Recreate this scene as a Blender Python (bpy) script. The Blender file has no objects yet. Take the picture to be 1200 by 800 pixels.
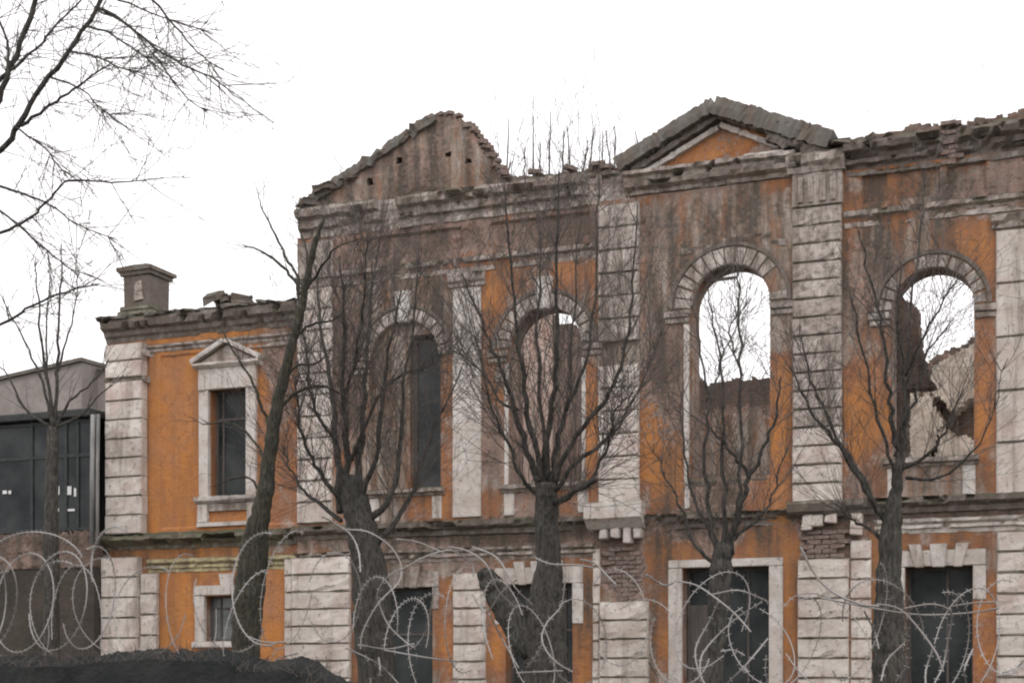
import bpy, math, random
import numpy as np
from mathutils import Vector
random.seed(7); rng = np.random.default_rng(7)
SC = bpy.context.scene
COL = SC.collection
# ------------------------------------------------------------------ camera
F = 1800.0; TH = math.radians(22.2); D = 25.58; CZ = 1.7      # focal length in photo pixels, yaw, distance to the facade, eye height
cd = bpy.data.cameras.new("camera"); cam = bpy.data.objects.new("camera", cd); COL.objects.link(cam)
cam.location = (0, -D, CZ); cam.rotation_euler = (math.pi/2, 0, TH)
cd.sensor_width = 36; cd.lens = 36*F/1200; cd.shift_y = 390/1200; cd.clip_start = .1; cd.clip_end = 2000
SC.camera = cam
# ------------------------------------------------------------------ sky, light, exposure
SUN_EL, SUN_AZ = math.radians(52), math.radians(25)
w = bpy.data.worlds.new("World"); SC.world = w; w.use_nodes = True
nt = w.node_tree; nt.nodes.clear()
out = nt.nodes.new('ShaderNodeOutputWorld'); bg = nt.nodes.new('ShaderNodeBackground'); sky = nt.nodes.new('ShaderNodeTexSky')
sky.sky_type = 'NISHITA'; sky.sun_disc = False; sky.sun_elevation = SUN_EL; sky.sun_rotation = math.pi - SUN_AZ
mx = nt.nodes.new('ShaderNodeMix'); mx.data_type = 'RGBA'; mx.inputs[0].default_value = 0.97
mx.inputs[7].default_value = (12.6, 12.3, 12.4, 1)
nt.links.new(sky.outputs[0], mx.inputs[6]); nt.links.new(mx.outputs[2], bg.inputs[0]); bg.inputs[1].default_value = 0.1
nt.links.new(bg.outputs[0], out.inputs[0])
sl = bpy.data.lights.new("sun", 'SUN'); sl.energy = 0.5; sl.angle = math.radians(25); sl.color = (1, .96, .92)
so = bpy.data.objects.new("sun", sl); COL.objects.link(so)
so.rotation_euler = (math.pi/2 - SUN_EL, 0, SUN_AZ)
SC.view_settings.view_transform = 'Standard'; SC.view_settings.look = 'None'
SC.view_settings.exposure = 0.22; SC.view_settings.gamma = 1.0; SC.view_settings.use_curve_mapping = False
SC.cycles.filter_width = 2.1

# ------------------------------------------------------------------ measuring helpers (photo -> metres on a plane standing `off` in front of the facade)
def X(px, off=0.): return (D-off)*math.tan(math.atan((px-600)/F)-TH)
def DEP(px, off=0.):
    a = math.atan((px-600)/F); return (D-off)/math.cos(a-TH)*math.cos(a)
def Z(px, py, off=0.): return CZ+(790-py)*DEP(px, off)/F
# ------------------------------------------------------------------ noise
_T = rng.random((256, 256))
def vnoise(x, y, seed=0):
    x = np.asarray(x, float)+seed*17.31; y = np.asarray(y, float)+seed*9.77
    xi = np.floor(x).astype(int); yi = np.floor(y).astype(int); fx = x-xi; fy = y-yi
    fx = fx*fx*(3-2*fx); fy = fy*fy*(3-2*fy)
    a = _T[xi & 255, yi & 255]; b = _T[(xi+1) & 255, yi & 255]; c = _T[xi & 255, (yi+1) & 255]; d = _T[(xi+1) & 255, (yi+1) & 255]
    return (a*(1-fx)+b*fx)*(1-fy)+(c*(1-fx)+d*fx)*fy
def fbm(x, y, seed=0, o=4):
    s = 0; a = .5; t = 0
    for k in range(o):
        s = s+a*vnoise(np.asarray(x)*2**k, np.asarray(y)*2**k, seed+k); t += a; a *= .55
    return s/t
def sstep(a, b, v): t = np.clip((v-a)/(b-a), 0, 1); return t*t*(3-2*t)

# ------------------------------------------------------------------ materials
def newmat(name, rough=.9):
    m = bpy.data.materials.new(name); m.use_nodes = True
    n = m.node_tree.nodes; b = n['Principled BSDF']; b.inputs['Roughness'].default_value = rough
    b.inputs['Specular IOR Level'].default_value = .25
    return m, m.node_tree, b
def N(t, kind, **kw):
    n = t.nodes.new(kind)
    for k, v in kw.items(): setattr(n, k, v)
    return n
def noise(t, scale, detail=5, vec=None, rough=.6, stretch=None):
    n = N(t, 'ShaderNodeTexNoise'); n.inputs['Scale'].default_value = scale; n.inputs['Detail'].default_value = detail; n.inputs['Roughness'].default_value = rough
    g = N(t, 'ShaderNodeNewGeometry'); src = g.outputs['Position']
    if stretch:
        mp = N(t, 'ShaderNodeMapping'); mp.inputs['Scale'].default_value = stretch; t.links.new(src, mp.inputs[0]); src = mp.outputs[0]
    t.links.new(src, n.inputs['Vector']); return n.outputs['Fac']
def ramp(t, src, a, b, v0=0., v1=1.):
    r = N(t, 'ShaderNodeMapRange'); r.inputs[1].default_value = a; r.inputs[2].default_value = b; r.inputs[3].default_value = v0; r.inputs[4].default_value = v1
    t.links.new(src, r.inputs[0]); return r.outputs[0]
def mix(t, f, a, b, blend='MIX'):
    m = N(t, 'ShaderNodeMix', data_type='RGBA', blend_type=blend)
    for i, v in ((0, f), (6, a), (7, b)):
        if hasattr(v, 'links') or hasattr(v, 'is_linked'): t.links.new(v, m.inputs[i])
        else: m.inputs[i].default_value = v if i == 0 else (*v, 1)
    return m.outputs[2]
def mth(t, op, a, b=0.):
    m = N(t, 'ShaderNodeMath', operation=op)
    for i, v in ((0, a), (1, b)):
        if hasattr(v, 'is_linked'): t.links.new(v, m.inputs[i])
        else: m.inputs[i].default_value = v
    return m.outputs[0]
def bump(t, b, h, dist=.02, strength=.7):
    n = N(t, 'ShaderNodeBump'); n.inputs['Distance'].default_value = dist; n.inputs['Strength'].default_value = strength
    t.links.new(h, n.inputs['Height']); t.links.new(n.outputs[0], b.inputs['Normal'])
def upness(t):
    g = N(t, 'ShaderNodeNewGeometry'); s = N(t, 'ShaderNodeSeparateXYZ'); t.links.new(g.outputs['Normal'], s.inputs[0]); return s.outputs[2]

def mat_facade():
    m, t, b = newmat('weathered_plaster')
    at = N(t, 'ShaderNodeAttribute', attribute_name='wear'); sp = N(t, 'ShaderNodeSeparateColor'); t.links.new(at.outputs['Color'], sp.inputs[0])
    pl, ora, gr = sp.outputs
    g = N(t, 'ShaderNodeNewGeometry'); s = N(t, 'ShaderNodeSeparateXYZ'); t.links.new(g.outputs['Position'], s.inputs[0])
    xy = mth(t, 'ADD', s.outputs[0], s.outputs[1])
    c = N(t, 'ShaderNodeCombineXYZ'); t.links.new(xy, c.inputs[0]); t.links.new(s.outputs[2], c.inputs[1])
    br = N(t, 'ShaderNodeTexBrick'); t.links.new(c.outputs[0], br.inputs['Vector'])
    br.inputs['Scale'].default_value = 1; br.inputs['Brick Width'].default_value = .26; br.inputs['Row Height'].default_value = .078; br.inputs['Mortar Size'].default_value = .009
    br.inputs['Color1'].default_value = (.17, .085, .06, 1); br.inputs['Color2'].default_value = (.26, .15, .11, 1); br.inputs['Mortar'].default_value = (.24, .21, .18, 1)
    n1 = noise(t, 3.2, 8); n2 = noise(t, 14, 6); n3 = noise(t, 1.3, 6, stretch=(3.5, 3.5, .35)); n4 = noise(t, 45, 4)
    brick = mix(t, ramp(t, n2, .4, .7), br.outputs['Color'], (.20, .165, .14))
    coat = mix(t, ramp(t, n1, .35, .65), (.42, .27, .22), (.33, .26, .22))
    orange = mix(t, ramp(t, n1, .3, .7), (.60, .265, .08), (.50, .20, .06))
    orange = mix(t, ramp(t, n3, .44, .70, 0, .75), orange, (.30, .135, .075))
    n5 = noise(t, .55, 7, rough=.7); orange = mix(t, ramp(t, n5, .46, .66, 0, .6), orange, (.42, .22, .14))
    n6 = noise(t, 7, 8, rough=.75, stretch=(1, 1, .5)); orange = mix(t, ramp(t, n6, .54, .66, 0, .55), orange, (.36, .20, .12))
    ck = N(t, 'ShaderNodeTexVoronoi', feature='DISTANCE_TO_EDGE'); ck.inputs['Scale'].default_value = 1.1
    wv = N(t, 'ShaderNodeVectorMath', operation='ADD'); nn = N(t, 'ShaderNodeTexNoise'); nn.inputs['Scale'].default_value = 3; nn.inputs['Detail'].default_value = 6
    t.links.new(g.outputs['Position'], nn.inputs['Vector']); t.links.new(g.outputs['Position'], wv.inputs[0]); t.links.new(nn.outputs['Color'], wv.inputs[1]); t.links.new(wv.outputs[0], ck.inputs['Vector'])
    crack = ramp(t, ck.outputs['Distance'], .0, .010, .75, 0)
    grey = mix(t, ramp(t, n1, .35, .65), (.44, .33, .26), (.29, .205, .155))
    grey = mix(t, ramp(t, n2, .52, .62, 0, .6), grey, (.50, .45, .40))
    n8 = noise(t, 2.1, 7, rough=.7, stretch=(2.6, 2.6, .5)); grey = mix(t, ramp(t, n8, .50, .62, 0, .75), grey, (.56, .50, .45)); grey = mix(t, ramp(t, n8, .49, .38, 0, .85), grey, (.36, .16, .08))
    pj = mth(t, 'ADD', pl, ramp(t, n2, .3, .7, -.16, .16))
    oj = mth(t, 'ADD', ora, mth(t, 'ADD', ramp(t, n1, .3, .7, -.24, .24), ramp(t, n2, .3, .7, -.12, .12)))
    orange = mix(t, ramp(t, mth(t, 'ADD', oj, mth(t, 'MULTIPLY', n3, .5)), .86, 1.24, .9, 0), orange, mix(t, ramp(t, n2, .4, .6), (.31, .125, .06), (.36, .19, .125)))
    top = mix(t, ramp(t, oj, .36, .62), grey, orange)
    col = mix(t, ramp(t, pj, .30, .38), brick, coat)
    col = mix(t, ramp(t, pj, .50, .56), col, top)
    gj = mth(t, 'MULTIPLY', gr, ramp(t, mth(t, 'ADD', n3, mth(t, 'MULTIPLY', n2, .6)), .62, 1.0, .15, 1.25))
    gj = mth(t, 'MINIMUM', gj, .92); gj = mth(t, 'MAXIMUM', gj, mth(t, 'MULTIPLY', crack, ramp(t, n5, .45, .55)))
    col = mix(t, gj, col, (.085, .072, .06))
    col = mix(t, ramp(t, n4, .35, .7, 0, .3), col, mix(t, 1., col, (.62, .6, .6), 'MULTIPLY'))
    t.links.new(col, b.inputs['Base Color'])
    h = mth(t, 'ADD', mth(t, 'MULTIPLY', n4, .5), mth(t, 'ADD', n2, mth(t, 'MULTIPLY', br.outputs['Fac'], mth(t, 'MULTIPLY', ramp(t, pj, .3, .38, 1, 0), -.5))))
    bump(t, b, h, .025, .8)
    return m
def mat_stone(name, base=(.79, .73, .67), dirt=.5, moss=.5, warm=(.50, .38, .33), rnd=True):
    m, t, b = newmat(name)
    n1 = noise(t, 2.6, 8); n2 = noise(t, 11, 7, rough=.7); n3 = noise(t, 1.6, 6, stretch=(3, 3, .3)); n4 = noise(t, 60, 4); n7 = noise(t, .7, 8, rough=.7)
    col = mix(t, ramp(t, n1, .4, .65), base, warm)
    col = mix(t, ramp(t, n7, .48, .64, 0, .55), col, (base[0]*.5, base[1]*.46, base[2]*.42))
    if rnd:
        oi = N(t, 'ShaderNodeObjectInfo'); col = mix(t, ramp(t, oi.outputs['Random'], 0, 1, 0, .5), col, (base[0]*.62, base[1]*.6, base[2]*.58))
    col = mix(t, ramp(t, n2, .60-dirt*.16, .72-dirt*.1, 0, .8), col, (.15, .13, .115))
    col = mix(t, ramp(t, n3, .60-dirt*.22, .82-dirt*.2, 0, .85), col, (.155, .125, .10))
    u = upness(t)
    mm = mth(t, 'MULTIPLY', ramp(t, u, .25, .7), ramp(t, n1, .35, .5, .55, 1.))
    mm = mth(t, 'MULTIPLY', mm, moss*1.6); mm = mth(t, 'MINIMUM', mm, .95)
    col = mix(t, mm, col, (.085, .085, .055))
    t.links.new(col, b.inputs['Base Color'])
    bump(t, b, mth(t, 'ADD', n2, mth(t, 'MULTIPLY', n4, .5)), .03, .8)
    return m
def mat_simple(name, c1, c2, scale=6, rough=.9, bd=.02, stretch=None, spec=.25, metal=0):
    m, t, b = newmat(name, rough); b.inputs['Specular IOR Level'].default_value = spec; b.inputs['Metallic'].default_value = metal
    n1 = noise(t, scale, 7, stretch=stretch); n2 = noise(t, scale*5, 5, stretch=stretch)
    col = mix(t, ramp(t, n1, .35, .65), c1, c2); col = mix(t, ramp(t, n2, .4, .7, 0, .35), col, tuple(v*.5 for v in c1))
    t.links.new(col, b.inputs['Base Color'])
    if bd: bump(t, b, mth(t, 'ADD', n1, n2), bd, .7)
    return m
def mat_brick():
    m, t, b = newmat('old_brick')
    oi = N(t, 'ShaderNodeObjectInfo'); n2 = noise(t, 16, 6)
    col = mix(t, oi.outputs['Random'], (.20, .135, .115), (.14, .105, .095))
    col = mix(t, ramp(t, n2, .42, .62, 0, .8), col, (.27, .22, .19)); t.links.new(col, b.inputs['Base Color']); bump(t, b, n2, .015, .8)
    return m
M = {}
M['facade'] = mat_facade()
M['stone'] = mat_stone('whitewashed_stone', dirt=.3, warm=(.58, .46, .42))
M['stone_dirty'] = mat_stone('grimy_stone', base=(.68, .61, .56), dirt=.75, warm=(.40, .33, .30))
M['trim'] = mat_stone('old_white_trim', base=(.56, .50, .46), dirt=.8, moss=.6, warm=(.40, .31, .27), rnd=False)
M['trim_clean'] = mat_stone('white_painted_trim', base=(.68, .64, .60), dirt=.25, moss=.3, warm=(.58, .5, .45), rnd=False)
M['trim_dark'] = mat_stone('sooty_trim', base=(.34, .30, .28), dirt=1.15, moss=.6, warm=(.24, .19, .17), rnd=False)
M['mossy'] = mat_stone('mossy_stone', base=(.36, .35, .28), dirt=1.1, moss=.65, warm=(.20, .20, .12), rnd=False)
M['cream'] = mat_stone('yellowed_trim', base=(.58, .50, .30), dirt=.6, moss=.4, warm=(.42, .34, .2), rnd=False)
M['roof'] = mat_stone('decayed_roof_edge', base=(.24, .23, .21), dirt=.8, moss=.35, warm=(.15, .135, .12))
M['brick'] = mat_brick()
M['rubble'] = mat_stone('broken_rubble', base=(.24, .215, .19), dirt=.9, moss=.4, warm=(.16, .11, .09))
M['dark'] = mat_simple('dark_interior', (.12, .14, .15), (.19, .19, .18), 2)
M['wood'] = mat_simple('rotten_wood', (.09, .08, .075), (.15, .13, .12), 4, stretch=(4, 4, .5))
M['bark'] = mat_simple('dark_bark', (.14, .13, .115), (.085, .08, .072), 5, bd=.05, stretch=(2.5, 2.5, .6))
M['bark_green'] = mat_simple('mossy_bark', (.12, .115, .08), (.065, .06, .048), 4, bd=.05, stretch=(2.5, 2.5, .6))
M['twig'] = mat_simple('twig_bark', (.13, .11, .10), (.075, .066, .06), 3, bd=0)
M['wire'] = mat_simple('galvanised_wire', (.38, .37, .36), (.22, .19, .17), 2, rough=.5, bd=0, spec=.5, metal=.3)
M['bank'] = mat_simple('dark_bank', (.030, .032, .030), (.014, .016, .016), 3, bd=.12)
M['ground'] = mat_simple('ground_soil', (.10, .085, .06), (.06, .065, .035), .8, bd=.05)
M['road'] = mat_simple('asphalt', (.05, .05, .05), (.065, .063, .06), 3)
M['grey_wall'] = mat_simple('grey_render', (.34, .30, .28), (.25, .22, .205), 1.6)
M['brown_wall'] = mat_simple('dark_brown_wall', (.085, .07, .058), (.05, .045, .038), 1.5, bd=.04)
M['frame'] = mat_simple('dark_metal_frame', (.035, .04, .04), (.06, .065, .062), 6, rough=.6)
M['pole'] = mat_simple('pale_pole', (.36, .36, .35), (.16, .16, .155), 3, stretch=(2, 2, .4))
M['pale_board'] = mat_simple('pale_board', (.55, .52, .48), (.38, .35, .32), 3)
M['glint'] = mat_simple('white_glint', (.8, .8, .78), (.7, .7, .69), 5, bd=0)  # white tone for the glints painted on the annex panes
def lichen(m):
    t = m.node_tree; b = t.nodes['Principled BSDF']; src = b.inputs['Base Color'].links[0].from_socket
    n = noise(t, 2.2, 8, rough=.75); n2 = noise(t, 22, 5, stretch=(1.6, 1.6, .35))
    c = mix(t, ramp(t, n, .52, .66, 0, .6), src, (.19, .185, .155)); c = mix(t, ramp(t, n2, .45, .6, 0, .7), c, (.035, .032, .029))
    t.links.new(c, b.inputs['Base Color']); bump(t, b, n2, .09, 1.)
lichen(M['bark']); lichen(M['bark_green'])
def mat_glass():
    m, t, b = newmat('dark_glass', .12); b.inputs['Specular IOR Level'].default_value = .22
    n = noise(t, 1.2, 5); t.links.new(mix(t, ramp(t, n, .35, .65), (.012, .016, .018), (.05, .055, .055)), b.inputs['Base Color'])
    t.links.new(ramp(t, noise(t, 3, 5), .3, .7, .12, .5), b.inputs['Roughness']); return m
M['glass'] = mat_glass()
M['dusty_glass'] = mat_simple('dusty_glass', (.17, .18, .18), (.09, .10, .10), 3, rough=.3, bd=0, spec=.5)

# ------------------------------------------------------------------ object helpers
def tag(o, label=None, cat=None, group=None, kind=None):
    for k, v in (('label', label), ('category', cat), ('group', group), ('kind', kind)):
        if v: o[k] = v
    return o
def empty(name, loc=(0, 0, 0)):
    o = bpy.data.objects.new(name, None); o.location = loc; o.empty_display_size = .2; COL.objects.link(o); return o
def link(name, me, mat, parent=None, loc=None):
    if mat and not me.materials: me.materials.append(mat)
    o = bpy.data.objects.new(name, me); COL.objects.link(o)
    if loc is not None: o.location = loc
    if parent is not None:
        o.parent = parent
        o.matrix_parent_inverse = PINV(parent)
    return o
def PINV(p):
    from mathutils import Matrix
    m = Matrix.Translation(p.location)
    q = p.parent
    while q is not None: q = q.parent
    return m.inverted() if p.parent is None else Matrix.Identity(4)
def mesh(name, v, f, smooth=False):
    me = bpy.data.meshes.new(name); me.from_pydata([tuple(map(float, p)) for p in v], [], [tuple(int(i) for i in q) for q in f]); me.update()
    if smooth: me.polygons.foreach_set('use_smooth', [True]*len(me.polygons))
    return me
class MB:
    def __init__(s): s.v = []; s.f = []
    def add(s, v, f):
        n = len(s.v); s.v += [tuple(p) for p in v]; s.f += [tuple(i+n for i in q) for q in f]; return s
    def box(s, x0, x1, y0, y1, z0, z1, j=0.):
        r = lambda: random.uniform(-j, j) if j else 0
        v = [(x+r(), y+r(), z+r()) for z in (z0, z1) for x, y in ((x0, y0), (x1, y0), (x1, y1), (x0, y1))]
        return s.add(v, [(3, 2, 1, 0), (4, 5, 6, 7), (0, 1, 5, 4), (1, 2, 6, 5), (2, 3, 7, 6), (3, 0, 4, 7)])
    def tube(s, pts, rad, n=6, cap=True):
        pts = [Vector(p) for p in pts]; V = []; Fc = []
        up = Vector((.13, .97, .2))
        for i, p in enumerate(pts):
            d = (pts[min(i+1, len(pts)-1)]-pts[max(i-1, 0)])
            if d.length < 1e-6: d = Vector((0, 0, 1))
            d.normalize(); a = d.cross(up)
            if a.length < .05: a = d.cross(Vector((1, 0, 0)))
            a.normalize(); b = d.cross(a)
            r = rad[i] if hasattr(rad, '__len__') else rad
            for k in range(n):
                t = 2*math.pi*k/n; V.append(p+a*(math.cos(t)*r)+b*(math.sin(t)*r))
        for i in range(len(pts)-1):
            for k in range(n):
                q = i*n+k; q2 = i*n+(k+1) % n; Fc.append((q, q2, q2+n, q+n))
        if cap: Fc.append(tuple(range(n-1, -1, -1))); Fc.append(tuple(range(len(V)-n, len(V))))
        return s.add(V, Fc)
    def build(s, name, mat, parent=None, smooth=False, bevel=0):
        me = mesh(name, s.v, s.f, smooth); o = link(name, me, mat, parent)
        if bevel:
            b = o.modifiers.new('bevel', 'BEVEL'); b.width = bevel; b.segments = 1; b.limit_method = 'ANGLE'
        return o

def grid_wall(name, x0, x1, z0, z1, y, thick, inside, attr, cell=.05, relief=None, parent=None, mat=None, snap=None, axis='x'):
    """a solid wall on a fine grid; cells outside inside() are left open; attr() gives the wear colours"""
    nx = max(2, int(round((x1-x0)/cell))); nz = max(2, int(round((z1-z0)/cell)))
    gx, gz = np.meshgrid(np.linspace(x0, x1, nx+1), np.linspace(z0, z1, nz+1), indexing='ij')
    cx = (gx[:-1, :-1]+gx[1:, 1:])/2; cz = (gz[:-1, :-1]+gz[1:, 1:])/2
    ins = inside(cx, cz)
    if snap: gx, gz = snap(gx, gz)
    else:
        q = np.random.default_rng(nx*7+nz); gx = gx+q.uniform(-.38, .38, gx.shape)*cell; gz = gz+q.uniform(-.38, .38, gz.shape)*cell
    h = relief(gx, gz) if relief else np.zeros_like(gx)
    idx = np.arange((nx+1)*(nz+1)).reshape(nx+1, nz+1); nv = idx.size
    a, b, c, d = idx[:-1, :-1], idx[1:, :-1], idx[1:, 1:], idx[:-1, 1:]
    fr = np.stack([a, b, c, d], -1)[ins]; bk = np.stack([d, c, b, a], -1)[ins]+nv
    faces = [fr, bk]
    P = np.pad(ins, 1)
    for (dx, dz, p, q) in ((-1, 0, d, a), (1, 0, b, c), (0, -1, a, b), (0, 1, c, d)):
        nb = P[1+dx:1+dx+nx, 1+dz:1+dz+nz]; e = ins & ~nb
        faces.append(np.stack([q[e], p[e], p[e]+nv, q[e]+nv], -1))
    faces = np.concatenate(faces)
    if axis == 'x':
        vf = np.stack([gx, y-h, gz], -1).reshape(-1, 3); vb = np.stack([gx, np.full_like(gx, y+thick), gz], -1).reshape(-1, 3)
    else:
        vf = np.stack([y+h, gx, gz], -1).reshape(-1, 3); vb = np.stack([np.full_like(gx, y-thick), gx, gz], -1).reshape(-1, 3)
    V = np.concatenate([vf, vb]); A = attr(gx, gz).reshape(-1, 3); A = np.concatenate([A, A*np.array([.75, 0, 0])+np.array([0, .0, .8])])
    u, inv = np.unique(faces, return_inverse=True); V = V[u]; A = A[u]; faces = inv.reshape(faces.shape)
    me = bpy.data.meshes.new(name); me.from_pydata(V.tolist(), [], faces.tolist()); me.update()
    ca = me.color_attributes.new('wear', 'FLOAT_COLOR', 'POINT')
    ca.data.foreach_set('color', np.concatenate([A, np.ones((len(A), 1))], 1).astype('f').ravel())
    return link(name, me, mat or M['facade'], parent)

def moulding(name, x0, x1, prof, parent, mat, y=0., step=.06, rough=.012, dmg=.4, seed=0, gaps=(), slope=0., top_rag=0., deep=.25):
    """a cornice or band run: prof = [(out, z), ...] from bottom to top, eroded along its length"""
    n = max(3, int((x1-x0)/step)+1); xs = np.linspace(x0, x1, n); K = len(prof)
    V = []; keep = []
    for i, x in enumerate(xs):
        dz = slope*(x-x0)
        for k, (o, z) in enumerate(prof):
            nn = float(fbm(x*2.3, k*1.7+z, seed, 4)); hole = float(sstep(1-dmg*.62, 1-dmg*.62+.12, nn+.25*float(vnoise(x*9, k*3.1, seed+5))))
            oo = o*(1-.8*hole)+rough*(float(vnoise(x*11, k*5, seed+2))-.5)*2
            for g0, g1 in gaps:
                if g0 < x < g1: oo = min(oo, o*.15+.01)
            zz = z+dz+rough*(float(vnoise(x*8, k*4.3, seed+3))-.5)*1.6
            if k == K-1 and top_rag: zz += top_rag*(float(fbm(x*3.1, 3, seed+8, 5))-.5)*2
            V.append((x, y-oo, zz))
        V.append((x, y+deep, prof[-1][1]+dz+(top_rag*(float(fbm(x*3.1, 7, seed+8, 5))-.5)*2 if top_rag else 0))); V.append((x, y+deep, prof[0][1]+dz))
    L = K+2; Fc = []
    for i in range(n-1):
        for k in range(L):
            a = i*L+k; b = i*L+(k+1) % L; Fc.append((a, a+L, b+L, b)) if k < L else None
    Fc.append(tuple(range(L))); Fc.append(tuple(range((n-1)*L+L-1, (n-1)*L-1, -1)))
    me = mesh(name, V, Fc); return link(name, me, mat, parent)

def block_mesh(w_, h, d, seed):
    """a rusticated block: chamfered, slightly bulged, chipped at the edges"""
    r = random.Random(seed); nx, nz = 6, 4; V = []; Fc = []
    xs = [-w_/2, -w_/2+.02]+[-w_/2+w_*i/5 for i in range(1, 5)]+[w_/2-.02, w_/2]; zs = [0, .02, h*.35, h*.65, h-.02, h]
    for i, x in enumerate(xs):
        for k, z in enumerate(zs):
            edge = i in (0, len(xs)-1) or k in (0, len(zs)-1); ch = i in (1, len(xs)-2) or k in (1, len(zs)-2)
            y = -d+.03 if edge else -d+r.uniform(-.006, .006)
            if ch and r.random() < .16: y += r.uniform(.01, .035)
            V.append((x, y+r.uniform(-.003, .003), z+(0 if edge else r.uniform(-.008, .008))))
    nn = len(zs); mm = len(xs)
    for i in range(mm-1):
        for k in range(nn-1): Fc.append((i*nn+k, (i+1)*nn+k, (i+1)*nn+k+1, i*nn+k+1))
    per = [i*nn for i in range(mm)]+[(mm-1)*nn+k for k in range(1, nn)]+[i*nn+nn-1 for i in range(mm-2, -1, -1)]+[k for k in range(nn-2, 0, -1)]
    b0 = len(V); V += [(V[p][0], .05, V[p][2]) for p in per]; L = len(per)
    for q in range(L): Fc.append((per[q], b0+q, b0+(q+1) % L, per[(q+1) % L]))
    return mesh('stone_block', V, Fc)
_bc = {}
def pier(x0, x1, z0, z1, h, parent, mat, d=.10, gap=.012, skip=(), name='stone_block'):
    n = int(round((z1-z0)/h)); hh = (z1-z0)/n
    for k in range(n):
        za = z0+k*hh
        if any(a < za+hh/2 < b for a, b in skip): continue
        key = (round(x1-x0, 2), round(hh, 3), round(d, 3), random.randrange(5), mat.name)
        if key not in _bc:
            _bc[key] = block_mesh(x1-x0-.012, hh-gap, d, hash(key[:3]) % 1000+key[3]*31); _bc[key].materials.append(mat)
        o = link(name, _bc[key], None, parent, ((x0+x1)/2+random.uniform(-.006, .006), random.uniform(-.006, .006), za+gap/2))
def rough_box_mesh(name, w_, d, h, seed, j):
    r = random.Random(seed); m = MB(); V = []
    for z in (0, .5, 1):
        for x, y in ((-.5, -.5), (0, -.55), (.5, -.5), (.5, .5), (0, .52), (-.5, .5)):
            V.append((x*w_+r.uniform(-j, j), y*d+r.uniform(-j, j), z*h+r.uniform(-j, j)))
    Fc = [(5, 4, 3, 2, 1, 0), (12, 13, 14, 15, 16, 17)]
    for l in (0, 6):
        for k in range(6): Fc.append((l+k, l+(k+1) % 6, l+6+(k+1) % 6, l+6+k))
    return mesh(name, V, Fc)

# ================================================================== THE SETTING
g = MB(); g.add([(-300, -60, 0), (300, -60, 0), (300, 500, 0), (-300, 500, 0)], [(0, 1, 2, 3)]); tag(g.build('ground', M['ground']), kind='structure')
g = MB(); g.box(-150, 150, -32, -19, -.1, .005); tag(g.build('road', M['road']), kind='structure')
g = MB(); g.box(-150, 150, -19, -16.4, -.1, .13); tag(g.build('pavement', M['grey_wall']), kind='structure')

# ================================================================== THE RUINED BUILDING
XL, XR, XW = -14.84, 3.2, -19.25
bld = empty('ruined_building', (-8, 0, 0))
tag(bld, 'roofless ruined classical building with peeling orange plaster, white piers and empty arched windows', 'building')
ARCH = [  # centre x, half width, sill z, springing z
    (-12.57, .70, 5.12, 7.55), (-9.795, .695, 5.10, 7.55), (-6.43, .69, 5.05, 7.97), (-3.09, .65, 5.15, 7.63), (.35, .65, 5.15, 7.63)]
RECT = [  # x0, x1, z0, z1 of the ground-floor openings
    (-13.37, -12.0, 1.1, 3.31), (-10.55, -9.27, .95, 3.32), (-7.27, -5.76, 0, 3.53), (-3.52, -2.46, .0, 3.45), (-.2, .9, .95, 3.45)]
def in_arch(x, z, a):
    c, r, s, sp = a
    return (np.abs(x-c) < r) & (z > s) & ((z < sp) | ((x-c)**2+(z-sp)**2 < r*r))
def wall_inside(x, z):
    m = np.ones_like(x, bool)
    for i, a in enumerate(ARCH):
        if i == 0:
            m &= ~((x > -12.52) & (x < -11.87) & (z > 5.12) & (z < 7.98))
        else: m &= ~in_arch(x, z, a)
    for r in RECT: m &= ~((x > r[0]) & (x < r[1]) & (z > r[2]) & (z < r[3]))
    m &= ~((x > -1.93) & (x < -1.72) & (z > 6.85) & (z < 7.2))
    return m
def wall_snap(gx, gz):
    gx = gx.copy(); gz = gz.copy()
    for i, (c, r, s, sp) in enumerate(ARCH):
        if i == 0: continue
        d = np.hypot(gx-c, gz-sp); m = (np.abs(d-r) < .036) & (gz > sp-.02)
        k = np.where(m, r/np.maximum(d, .01), 1); gx = c+(gx-c)*k; gz = sp+(gz-sp)*k
        for e in (c-r, c+r): gx = np.where((np.abs(gx-e) < .026) & (gz < sp) & (gz > s-.03), e, gx)
    for x0, x1, z0, z1 in RECT:
        for e in (x0, x1): gx = np.where((np.abs(gx-e) < .026) & (gz < z1+.03), e, gx)
        gz = np.where((np.abs(gz-z1) < .026) & (gx > x0-.03) & (gx < x1+.03), z1, gz)
    return gx, gz
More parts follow.
